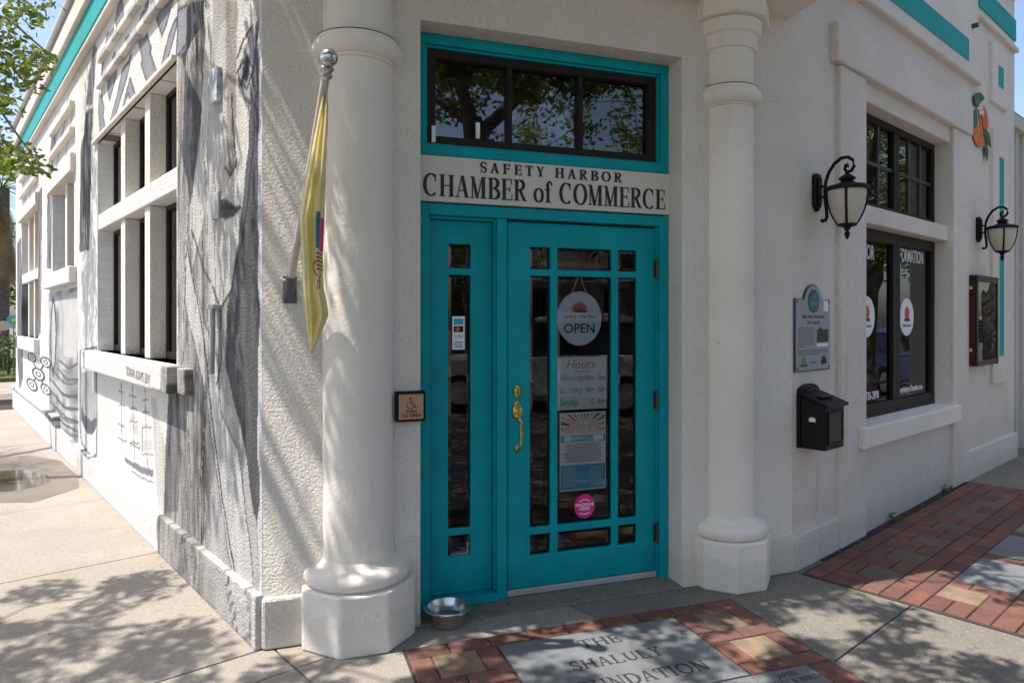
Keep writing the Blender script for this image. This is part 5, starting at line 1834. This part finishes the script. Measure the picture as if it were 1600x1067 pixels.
# ---- brick field along the window wall (R frame, y = -distance from the wall), on the gentle climb
MRT = MR @ Matrix.Rotation(-math.atan(0.02), 4, 'Y')
BF = MB().box(0.0, 3.12, -2.95, -0.055, -0.02, 0.0035).build('brick_paving', 'mortar_sand', None, MRT)
tag(BF, 'red brick pavement with tan and grey stones along the window wall', kind='structure')
U = 0.1035
y0_ = -0.07
def runner(y, mat='red_brick', x0=0.01, x1=3.11, off=0.0):
    x = x0 - off
    while x < x1 - 0.02:
        a, b = max(x, x0), min(x + 2 * U, x1)
        if b - a > 0.03:
            brick(BF, I4, a, b, y - U, y, mat)
        x += 2 * U


runner(y0_)
x = 0.01
k = 0
while x < 2.9:
    # basket weave with a grey-tan paver in each bay
    y = y0_ - U
    brick(BF, I4, x, x + U, y - 2 * U, y, 'red_brick')
    brick(BF, I4, x + U, x + 2 * U, y - 2 * U, y, 'red_brick')
    brick(BF, I4, x, x + 2 * U, y - 3 * U, y - 2 * U, 'red_brick')
    brick(BF, I4, x, x + 2 * U, y - 4 * U, y - 3 * U, 'red_brick')
    brick(BF, I4, x + 2 * U, x + 4 * U, y - U, y, 'red_brick')
    brick(BF, I4, x + 2 * U, x + 4 * U, y - 3 * U, y - U, 'grey_tan_brick')
    brick(BF, I4, x + 2 * U, x + 3 * U, y - 4 * U, y - 3 * U, 'red_brick')
    brick(BF, I4, x + 3 * U, x + 4 * U, y - 4 * U, y - 3 * U, 'red_brick')
    x += 4 * U
    k += 1
brick(BF, I4, x, 3.11, y0_ - 3 * U, y0_ - U, 'red_brick')
brick(BF, I4, x, 3.11, y0_ - 5 * U, y0_ - 3 * U, 'red_brick')
runner(y0_ - 5 * U)
# outer band: grey stones framed by bricks
y = y0_ - 6 * U
for row in range(4):
    # bricks at the near end, one tan paver among them
    brick(BF, I4, 0.01, 0.01 + 2 * U, y - U, y, 'red_brick')
    brick(BF, I4, 0.01, 0.01 + 2 * U, y - 2 * U, y - U, 'red_brick')
    brick(BF, I4, 0.01, 0.01 + 2 * U, y - 3 * U, y - 2 * U, 'red_brick')
    brick(BF, I4, 0.01 + 2 * U, 0.01 + 4 * U, y - 2 * U, y, 'tan_brick' if row != 1 else 'red_brick')
    brick(BF, I4, 0.01 + 2 * U, 0.01 + 4 * U, y - 3 * U, y - 2 * U, 'red_brick')
    brick(BF, I4, 0.01 + 4 * U, 0.01 + 5 * U, y - 3 * U, y - U, 'red_brick')
    brick(BF, I4, 0.01 + 4 * U, 0.01 + 5 * U, y - U, y, 'red_brick')
    x = 0.01 + 5 * U
    while x + 5 * U < 3.12:
        MB().box(x + 0.004, x + 5 * U - 0.004, y - 3 * U + 0.004, y - 0.004, -0.02, 0.0125).build('grey_stone', 'grey_granite', BF, bevel=0.003)
        x += 5 * U
        if x + U < 3.12:
            brick(BF, I4, x, x + U, y - 2 * U, y, 'red_brick')
            brick(BF, I4, x, x + U, y - 3 * U, y - 2 * U, 'red_brick')
        x += U
    y -= 3 * U
    runner(y, off=U * (row % 2))
    y -= U

# soil strip and litter along the wall foot
sp_ = [(0.3, 0.03), (3.1, 0.0), (3.1, 0.05), (2.2, 0.06), (1.6, 0.075), (1.02, 0.065), (0.9, 0.055), (0.3, 0.05)]
tag(MB().prism_z([(s, -d) for s, d in sp_], -0.03, 0.0065).build('soil_strip', 'soil', None, MRT), 'dark soil between brick paving and wall', kind='structure')
lp = []
for k in range(260):
    if k < 120:
        s, d = random.uniform(0.0, 3.1), 0.04 + abs(random.gauss(0, 0.07))
        p = wp(R2, dR, nR, s, d)
    elif k < 200:
        s, d = random.uniform(0.0, 9), 0.045 + abs(random.gauss(0, 0.03))
        p = wp(C2, dL, nL, s, d)
    else:
        p = (random.uniform(-3, 3.5), random.uniform(2.0, 4.2))
        if (np.array(p) - O2) @ nF < 0.15 and -0.5 < (np.array(p) - O2) @ f2 < 2.6:
            continue
    lp.append((p[0], p[1], 0.0165 + rise(p[0], p[1])))
lt = leaf_mesh('leaf_litter', lp, 0.026, flat=0.05, asp=0.45)
co = np.empty(len(lt.vertices) * 3)
lt.vertices.foreach_get('co', co)
co = co.reshape(-1, 3)
zc = np.repeat(np.array([q[2] for q in lp]), 4)
co[:, 2] = zc - 0.001 + (co[:, 2] - zc) * 0.12
lt.vertices.foreach_set('co', co.ravel())
tag(link('leaf_litter', lt, 'dead_leaf'), 'small dry leaves scattered along the walls and paving', kind='stuff')
for s, d, n in ((1.45, 0.05, 40), (2.6, 0.04, 30)):
    p = wp(R2, dR, nR, s, d)
    w = thing('weed', 'small green weed in the soil strip by the wall', 'weed', T((p[0], p[1], 0.02 * s)), 'weeds in the soil strip')
    link('leaves', leaf_mesh('leaves', clump((0, 0, 0.035), 0.06, n, 0.6), 0.03), 'palm_leaf', w)
    MB().tube([(0, 0, -0.01), (0.005, 0, 0.03)], 0.003, 5).build('stem', 'green_ink', w)

# ================================================================== neighbouring building
t_ = thing('neighbour_building', 'low grey ribbed metal building adjoining the white end wall', 'building', MR @ T((REND + 0.02, 0, 0)))
MB().box(0.0, 9.0, 0.10, 8.0, 0.0, 3.62).build('wall', 'siding', t_)
rib_me = MB().box(0.0, 0.05, 0.065, 0.11, 0.02, 3.6).mesh('siding_rib')
for k in range(28):
    link('siding_rib', rib_me, 'siding' if k == 0 else None, t_, T((0.02 + k * 0.3, 0, 0)))
MB().box(-0.0, 9.05, 0.03, 8.05, 3.6, 3.74).build('coping', 'siding', t_, bevel=0.008)
MB().box(-0.005, 9.0, 0.05, 0.3, 3.735, 3.775).build('flashing', 'grey_plastic', t_)

# ================================================================== trees
def tree(name, label, base, limbs, clumps, leaf, leaves_per, r_cl, mat='oak_leaf', group=None, six=False, twig=0.012, seg=5, cat='tree'):
    t = thing(name, label, cat, T(base), group)
    B_ = Vector(base)
    m = MB()
    nodes = []
    for pts, r0, r1 in limbs:
        n = len(pts)
        path = [Vector(p) - B_ for p in pts]
        fine = []
        for a in range(n - 1):
            for e in range(4):
                q = path[a].lerp(path[a + 1], e / 4)
                if e:
                    q += Vector((random.uniform(-1, 1), random.uniform(-1, 1), random.uniform(-1, 1))) * r0 * 0.25
                fine.append(q)
        fine.append(path[-1])
        rr = [r0 + (r1 - r0) * k / (len(fine) - 1) for k in range(len(fine))]
        m.tube(fine, rr, 10)
        nodes += [q for q in fine[len(fine) // 4:]]
    P = []
    for c in clumps:
        cv = Vector(c[:3]) - B_
        near = min(nodes, key=lambda q: (q - cv).length_squared)
        pts = curve_pts(near, cv, 0.05 * (near - cv).length, 5, 0.04 * (near - cv).length)
        m.tube(pts, [twig * (1 - 0.13 * k) for k in range(6)], 4)
        if len(c) == 3 or c[3] > 0.5:
            nodes.append(pts[3])
        P.append(clump(cv, r_cl * random.uniform(0.75, 1.3), leaves_per))
    m.build('trunk', 'bark', t, smooth=True)
    link('crown', leaf_mesh('crown', np.concatenate(P), leaf, six=six), mat, t)
    return t


# street oak whose shade dapples the pavement
def up(x, y, z):
    k = z / SUN.z
    return (x + SUN.x * k, y + SUN.y * k, z)


cl = []
STEP = 0.35
for i in range(27):
    for j in range(13):
        x, y = -4.7 + (i + random.random()) * STEP, 0.4 + (j + random.random()) * STEP
        if y > 3.95 + (x + 2.5) * 1.1 and x < -0.9:       # the mural wall and the far pavement stay in sun
            continue
        if (np.array((x, y)) - R2) @ nR < 0.1 and (np.array((x, y)) - O2) @ nF < (-0.95 if -0.4 < (np.array((x, y)) - O2) @ f2 < 0.6 else -0.1) and (np.array((x, y)) - C2) @ nL < 0.0:
            continue
        if math.hypot((x - 2.35) * 0.8, (y - 3.75) * 1.25) < 0.36:
            continue
        ins = (np.array((x, y)) - O2) @ nF < -0.1 and (np.array((x, y)) - C2) @ nL < 0.0
        if random.random() < (0.55 if ins else 0.10 if x > -1.0 else 0.22):
            continue
        cl.append(up(x, y, random.uniform(3.8, 5.2)))
far_cl = []
tries = 0
while len(far_cl) < 560 and tries < 9000:        # the rest of the canopy, over the street corner
    tries += 1
    x, y, z = random.uniform(-5.8, 6.5), random.uniform(-5.5, 1.8), random.uniform(5.2, 8.4)
    k = z / SUN.z
    sx, sy = x - SUN.x * k, y - SUN.y * k
    if sy > 2.2 or (sy > 3.6 + (sx + 2.5) * 1.1 and sx < -0.9):
        continue
    kk = (3.9 - y) / 0.79                       # gap cut through the crown so the transom mirrors open sky
    if -0.4 < x - 0.61 * kk < 0.9 and z < 7.4 and random.random() < 0.9:
        continue
    far_cl.append((x, y, z))
limbs = [([(-4.9, -3.0, -0.2), (-4.8, -2.9, 1.6), (-4.6, -2.6, 3.4), (-4.2, -2.0, 5.0)], 0.34, 0.2),
         ([(-4.3, -2.2, 4.6), (-3.2, -0.8, 5.6), (-2.2, 0.8, 6.2), (-1.2, 2.0, 6.3)], 0.12, 0.025),
         ([(-4.3, -2.1, 4.8), (-4.6, -0.4, 5.8), (-4.8, 1.2, 6.2), (-4.4, 2.4, 6.0)], 0.09, 0.02),
         ([(-4.2, -2.1, 4.8), (-2.4, -1.8, 6.0), (-0.6, -0.6, 6.6), (0.8, 0.6, 6.6), (1.9, 1.4, 6.3)], 0.11, 0.025),
         ([(-4.2, -2.0, 5.0), (-4.0, -2.2, 6.6), (-3.4, -1.6, 7.8)], 0.14, 0.05)]
oak = tree('oak_tree', 'street oak casting dappled shade on the corner pavement', (-4.9, -3.0, -0.13), limbs, cl, 0.092, 185, 0.215)
left = [c for c in far_cl if c[0] < -0.2]
link('crown', leaf_mesh('crown', np.concatenate([clump(Vector(c) - Vector((-4.9, -3.0, -0.13)), 0.5, 95) for c in left]), 0.14), 'oak_leaf', oak)
limbs = [([(5.2, -3.4, -0.2), (5.1, -3.3, 1.8), (4.8, -3.2, 3.8), (4.4, -3.0, 5.0)], 0.30, 0.18),
         ([(4.5, -3.0, 4.7), (3.0, -1.8, 5.8), (1.6, -0.6, 6.4)], 0.13, 0.03),
         ([(4.5, -3.0, 4.7), (5.2, -1.6, 5.8), (5.6, -0.2, 6.2)], 0.12, 0.03),
         ([(4.5, -3.0, 4.8), (3.6, -4.4, 6.2), (2.6, -5.2, 6.8)], 0.10, 0.03)]
tree('oak_tree', 'oak with a leaning trunk at the kerb, mirrored in the door glass', (5.2, -3.4, -0.13), limbs, [c for c in far_cl if c[0] >= -0.2], 0.14, 95, 0.5, twig=0.014)

# oak beside the mural wall whose twigs hang into view
vis = [(14, 14), (62, 22), (10, 62), (40, 60), (66, 92), (18, 105), (44, 100), (80, 96), (12, 140), (36, 132), (8, 175), (5, 215), (46, 248), (62, 262), (22, 236), (74, 8), (-25, 90), (-40, 30), (-30, 160), (-45, 200), (36, 20), (4, 36), (28, 82), (58, 118), (20, 160), (36, 256), (2, 245)]
cl = []
for px, py in vis:
    Y = 6.3 + random.uniform(-0.25, 0.25)
    cl.append(((px - 812) / 1073 * Y, Y, 1.5 - (py - 501) / 1073 * Y))
limbs = [([(-8.6, 5.2, -0.2), (-8.5, 5.2, 1.5), (-8.2, 5.3, 3.4), (-7.6, 5.5, 4.9)], 0.26, 0.15),
         ([(-7.7, 5.5, 4.6), (-6.6, 5.9, 4.8), (-5.5, 6.2, 4.5), (-4.75, 6.3, 4.05)], 0.09, 0.022),
         ([(-5.5, 6.2, 4.5), (-4.9, 6.3, 3.7), (-4.45, 6.35, 3.05)], 0.022, 0.008),
         ([(-5.2, 6.2, 4.4), (-4.6, 6.25, 4.25), (-4.25, 6.3, 3.95)], 0.02, 0.007),
         ([(-7.7, 5.5, 4.7), (-8.4, 6.4, 6.0), (-8.6, 7.4, 7.2)], 0.12, 0.04),
         ([(-7.7, 5.5, 4.7), (-8.6, 4.6, 6.0), (-9.4, 4.0, 7.2)], 0.12, 0.04)]
t2 = tree('oak_tree', 'oak whose leafy twigs hang beside the teal cornice', (-8.6, 5.2, -0.13), limbs, cl, 0.062, 62, 0.19, six=True, twig=0.007)
cl = []
for k in range(70):
    a, r_ = random.uniform(0, 6.28), math.sqrt(random.random()) * 2.0
    cl.append((-8.9 + r_ * math.cos(a), 5.0 + r_ * math.sin(a), random.uniform(5.4, 7.8)))
P = np.concatenate([clump(Vector(c) - Vector((-8.6, 5.2, -0.13)), 0.42, 90) for c in cl])
link('crown', leaf_mesh('crown', P, 0.08), 'oak_leaf', t2)


def round_oak(base, h, R_, n, label, leaf=0.15, dens=60, gapf=0.5):
    x, y, z = base
    limbs = [([base, (x + 0.1, y, h * 0.2), (x - 0.1, y + 0.1, h * 0.42)], 0.3, 0.2)]
    ends = []
    for k in range(6):
        a = k * 1.05 + random.uniform(-0.2, 0.2)
        e = (x + R_ * 0.75 * math.cos(a), y + R_ * 0.75 * math.sin(a), h * random.uniform(0.62, 0.9))
        mid = (x + R_ * 0.35 * math.cos(a), y + R_ * 0.35 * math.sin(a), h * 0.58)
        limbs.append(([(x - 0.1, y + 0.1, h * 0.4), mid, e], 0.16, 0.04))
    cl = []
    while len(cl) < n:
        a, u = random.uniform(0, 6.28), random.random() ** 0.4
        zz_ = random.uniform(-1, 1)
        q = math.sqrt(1 - zz_ * zz_) * u
        c = (x + R_ * q * math.cos(a), y + R_ * q * math.sin(a), h * 0.68 + h * 0.32 * zz_ * u)
        if vnoise(np.array([c[0] * 0.8 + 30]), np.array([c[1] * 0.8 + c[2]]))[0] < gapf:
            continue
        cl.append(c)
    return tree('oak_tree', label, base, limbs, cl, leaf, dens, 0.55, twig=0.02)


round_oak((10.6, -5.2, -0.13), 8.0, 3.2, 90, 'spreading oak across the street, mirrored in the transom glass')
round_oak((9.75, 7.55, -0.02), 6.2, 2.3, 120, 'street oak at the kerb, its sunlit leaves mirrored in the shaded window', 0.10, 80, 0.42)
round_oak((21.0, 9.5, -0.13), 9.0, 4.2, 150, 'oak beside the parked blue car, mirrored in the shaded window')
round_oak((15.2, 12.0, -0.13), 7.0, 3.0, 130, 'dense oak added behind the kerb oak to darken the reflection in the shaded window', 0.13, 80, 0.36)  # added out of view, hides the pale building from the window's reflection
round_oak((17.5, 6.0, -0.13), 7.0, 3.0, 130, 'round oak added across from the blue car to darken the reflection in the shaded window', 0.13, 80, 0.36)  # second added oak, also keeps the window's reflection dark
round_oak((15.5, -12.0, -0.13), 9.0, 4.4, 150, 'oak before the pink building, mirrored in the door glass')

# palm with a skirt of dead fronds
PB = (-15.35, 20.6, -0.13)
t_ = thing('palm_tree', 'palm with a brown skirt of dead fronds beyond the mural wall', 'palm tree', T(PB))
MB().tube([(0, 0, 0), (0.05, 0, 2.2), (0.0, 0.05, 5.6)], [0.22, 0.19, 0.2], 14).build('trunk', 'bark', t_, smooth=True)


def frond(m, base, az, el, L, droop, w, nlf):
    rib = []
    for k in range(9):
        t = k / 8
        rib.append((base[0] + math.cos(az) * L * t * math.cos(el) , base[1] + math.sin(az) * L * t * math.cos(el), base[2] + L * t * math.sin(el) - droop * t * t))
    m.tube(rib, [0.02 * (1 - 0.1 * k) for k in range(9)], 5)
    for k in range(nlf):
        t = 0.35 + 0.65 * k / nlf
        j = min(7, int(t * 8))
        p = Vector(rib[j]).lerp(Vector(rib[j + 1]), t * 8 - j)
        d = (Vector(rib[j + 1]) - Vector(rib[j])).normalized()
        sd_ = d.cross(Vector((0, 0, 1))).normalized()
        for s in (-1, 1):
            tip = p + (sd_ * s * 0.75 + d * 0.6).normalized() * w * (1.1 - 0.5 * abs(t - 0.6)) + Vector((0, 0, -0.25 * w))
            i = len(m.v)
            m.v += [tuple(p), tuple(p + d * 0.05), tuple(tip)]
            m.f.append((i, i + 1, i + 2))


mg, md = MB(), MB()
for k in range(26):
    frond(mg, (0, 0.05, 5.6), k * 2.4, random.uniform(-0.2, 1.1), random.uniform(1.3, 1.7), 0.5, 0.55, 16)
for k in range(60):
    frond(md, (0, 0, 5.5 - (k % 12) * 0.16), k * 2.4, random.uniform(-1.35, -1.0), random.uniform(1.0, 1.5), 0.1, 0.35, 12)
me_ = mg.mesh('crown')
link('crown', me_, 'palm_leaf', t_)
link('dead_frond_skirt', md.mesh('skirt'), 'dead_leaf', t_)

# far side of the cross street: verge, hedge and painted ornaments
ax_, nx_ = dL, nL
def far_strip(name, s0, s1, z, mat, label):
    q = [g(C2, dL, nL, s, d) for s, d in ((s0, -14), (s1, -14), (s1, 26), (s0, 26))]
    tag(MB().prism_z(q, -0.3, z).build(name, mat), label, kind='structure')


far_strip('driveway', 11.45, 13.2, -0.11, 'soil', 'brown strip at the end of the pavement')
far_strip('far_path', 13.3, 14.6, -0.02, 'concrete_shell', 'pale path beyond the mural wall')
far_strip('far_road', 14.65, 19.0, -0.10, 'concrete_warm', 'sunlit cross street beyond the mural wall')
far_strip('verge', 19.05, 40.0, 0.0, 'lawn', 'green verge across the street')
hb = g(C2, dL, nL, 20.2, 0.6)
for k in range(5):
    c = np.array(hb) + dL * (0.4 * (k % 2)) + nL * (k - 2) * 1.15
    t_ = thing('hedge_shrub', 'clipped green shrub in the row under the palm', 'shrub', T((c[0], c[1], 0.0)), 'shrubs under the palm')
    link('foliage', leaf_mesh('foliage', np.concatenate([clump((random.uniform(-0.5, 0.5), random.uniform(-0.5, 0.5), random.uniform(0.25, 1.0)), 0.4, 130) for _ in range(9)]), 0.10), 'hedge_leaf', t_)
    MB().tube([(0, 0, -0.05), (0.02, 0, 0.5), (0.0, 0.03, 0.9)], [0.04, 0.03, 0.015], 6).build('stem', 'bark', t_)
cols_ = ['far_teal', 'far_pink', 'far_teal', 'far_white', 'far_pink', 'far_teal', 'orange_ink']
for k in range(7):
    c = np.array(g(C2, dL, nL, 19.4 + 0.12 * (k % 2), -1.0 + 0.21 * k))
    names_ = {'far_teal': 'teal', 'far_pink': 'pink', 'far_white': 'white', 'orange_ink': 'orange'}
    t_ = thing('garden_ornament', 'round %s painted garden ornament on a stake before the shrubs' % names_[cols_[k]], 'ornament', T((c[0], c[1], 0.0)), 'painted ornaments on stakes')
    z = 1.2 + 0.16 * ((k * 3) % 4)
    fac = Matrix.Rotation(math.atan2(-c[0], c[1]) , 4, 'Z')
    MB().tube([(0, 0, -0.02), (0, 0, z)], 0.012, 6).build('stake', 'bark', t_)
    MB().disc(0, z, 0.15, 0.13, -0.015, 0.015, 20).build('disc', cols_[k], t_, fac, bevel=0.005)
    MB().disc(0, z, 0.05, 0.045, -0.022, -0.0155, 14).build('disc_centre', 'yellow_ink', t_, fac)
# low house behind the palm
c = g(C2, dL, nL, 31, 5.5)
t_ = thing('far_house', 'pale house with grey roof behind the palm and shrubs', 'house', Matrix.Translation((c[0], c[1], 0)) @ Matrix.Rotation(rad(40), 4, 'Z'))
MB().box(-5, 5, -3, 3, 0, 2.7).build('wall', 'far_white', t_)
MB().prism_x([(-3.6, 2.65), (3.6, 2.65), (0, 4.2)], -5.4, 5.4).build('roof', 'roofing', t_)
for x in (-3, 0, 3):
    w_ = MB().box(x - 0.6, x + 0.6, -3.05, -2.98, 0.9, 2.0).build('window', 'far_white', t_)
    MB().box(x - 0.52, x + 0.52, -3.08, -3.052, 0.98, 1.92).build('pane', 'car_glass', w_)
for k in range(4):
    c = np.array(g(C2, dL, nL, 26.0 + 1.5 * (k % 2), -2.5 + 4.2 * k))
    t_ = thing('garden_tree', 'leafy tree in the gardens beyond the cross street', 'tree', T((c[0], c[1], 0)), 'garden trees beyond the street')
    MB().tube([(0, 0, -0.1), (0.1, 0, 1.6), (0, 0.1, 3.4)], [0.18, 0.14, 0.06], 8).build('trunk', 'bark', t_, smooth=True)
    link('crown', leaf_mesh('crown', np.concatenate([clump((random.gauss(0, 1.0), random.gauss(0, 1.0), random.uniform(2.0, 4.6)), 0.7, 110) for _ in range(26)]), 0.2), 'hedge_leaf', t_)

# ================================================================== across the street: what the glass mirrors
def car(label, paint_, s, d, suv):
    M = MR @ T((s, -d, -0.13))
    t = thing('parked_car', label, 'car', M)
    h1, h2 = (1.0, 1.72) if suv else (0.9, 1.42)
    L = 2.25
    side = [(-L, 0.42), (-L + 0.05, h1 - 0.12), (-L + 0.9, h1), (-0.75, h1 + 0.02), (-0.1, h2 - 0.02), (0.5, h2), (1.5, h2 - 0.06), (2.0, h1 + 0.05), (L, h1 - 0.05), (L + 0.02, 0.42), (1.85, 0.3), (-1.85, 0.3)]
    def loft(prof, w0, w1, zsplit):
        m = MB()
        n = len(prof)
        ws = [w0 if z < zsplit else w1 for _, z in prof]
        m.v += [(x, -w, z) for (x, z), w in zip(prof, ws)] + [(x, w, z) for (x, z), w in zip(prof, ws)]
        m.f.append(tuple(range(n)))
        m.f.append(tuple(n + k for k in reversed(range(n))))
        for k in range(n):
            k2 = (k + 1) % n
            m.f.append((k, n + k, n + k2, k2))
        return m
    lower = [(-L, 0.42), (-L + 0.03, h1 - 0.16), (-L + 0.25, h1 - 0.04), (-0.9, h1 + 0.03), (1.95, h1 + 0.05), (L - 0.05, h1 - 0.03), (L, 0.45), (1.85, 0.28), (-1.85, 0.28)]
    loft(lower, 0.92, 0.86, h1 - 0.2).build('body', paint_, t, bevel=0.07, seg=3)
    cab = [(-0.95, h1), (-0.15, h2 - 0.06), (0.3, h2), (1.35, h2 - 0.02), (1.75, h2 - 0.12), (2.05, h1 + 0.02)]
    loft(cab, 0.84, 0.66, h1 + 0.1).build('cabin', 'car_glass', t, bevel=0.05)
    rf = [(-0.2, h2 - 0.05), (0.3, h2 + 0.02), (1.35, h2 + 0.01), (1.72, h2 - 0.07), (1.7, h2 - 0.12), (-0.15, h2 - 0.12)]
    loft(rf, 0.70, 0.70, 0).build('roof', paint_, t, bevel=0.03)
    for y in (-0.80, 0.80):
        for x in (-1.42, 1.38):
            wh = MB().lathe([(0.2, -0.11), (0.33, -0.1), (0.345, -0.04), (0.345, 0.04), (0.33, 0.1), (0.2, 0.11)], 0, 0, 28).build('wheel', 'tyre', t, T((x, y, 0.345)) @ Matrix.Rotation(rad(90), 4, 'X'), smooth=True)
            MB().lathe([(0.21, -0.115), (0.2, -0.118), (0.05, -0.09), (0.001, -0.1)] if y > 0 else [(0.001, 0.1), (0.05, 0.09), (0.2, 0.118), (0.21, 0.115)], 0, 0, 20).build('rim', 'aluminium', wh, smooth=True)
        for x0, x1 in ((-0.25, 0.55), (0.62, 1.4)):
            MB().box(x0 + 0.6, x0 + 0.605, y * 1.155 - 0.004, y * 1.155 + 0.004, 0.4, h1 - 0.1).build('door_seam', 'black_metal', t)
    for y in (-0.65, 0.65):
        MB().box(-L - 0.01, -L + 0.12, y - 0.17, y + 0.17, h1 - 0.3, h1 - 0.15).build('headlight', 'white_paper', t, bevel=0.03)
        MB().box(L - 0.12, L + 0.012, y - 0.15, y + 0.15, h1 - 0.3, h1 - 0.1).build('tail_light', 'red_ink', t, bevel=0.03)


car('white sport utility car parked across the street, mirrored in the door glass', 'white_car', -1.4, 8.2, True)
round_oak((6.9, -7.4, -0.13), 5.6, 2.7, 110, 'low bushy oak behind the white car, mirrored in the door glass', 0.11, 80, 0.38)
car('dark blue car parked at the kerb, mirrored in the shaded window', 'blue_car', 12.6, 4.3, False)
car('white car at the kerb ahead of the blue one', 'white_car', 18.2, 4.4, True)


def shopfront(label, s0, s1, d, h, mat, wx, trim):
    t = thing('street_building', label, 'building', MR @ T((s0, -d, -0.13)))
    W = s1 - s0
    MB().box(0, W, -7.0, 0.0, 0, h).build('wall', mat, t)
    MB().box(-0.15, W + 0.15, -7.1, 0.18, h - 0.35, h + 0.1).build('cornice', trim, t)
    n = int(W // wx)
    for k in range(n):
        x = (k + 0.5) * W / n
        w_ = MB().box(x - 0.75, x + 0.75, -0.02, 0.05, 0.7, 2.6).build('window', trim, t)
        MB().box(x - 0.65, x + 0.65, 0.051, 0.07, 0.8, 2.5).build('pane', 'car_glass', w_)
    MB().box(0.2, W - 0.2, 0.06, 1.5, 2.95, 3.05).build('awning', trim, t)


shopfront('long pink building across the street with white trim', -9.0, 8.0, 15.0, 4.6, 'far_wall', 2.6, 'far_white')
shopfront('white building across the street with wide awning', 9.5, 26.0, 15.2, 4.2, 'far_white', 2.8, 'roofing')
q = [g(R2, dR, nR, s, d) for s, d in ((-14, 11.2), (30, 11.2), (30, 15.0), (-14, 15.0))]
tag(MB().prism_z(q, -0.3, 0.0).build('far_pavement', 'concrete_warm'), 'pavement across the street', kind='structure')
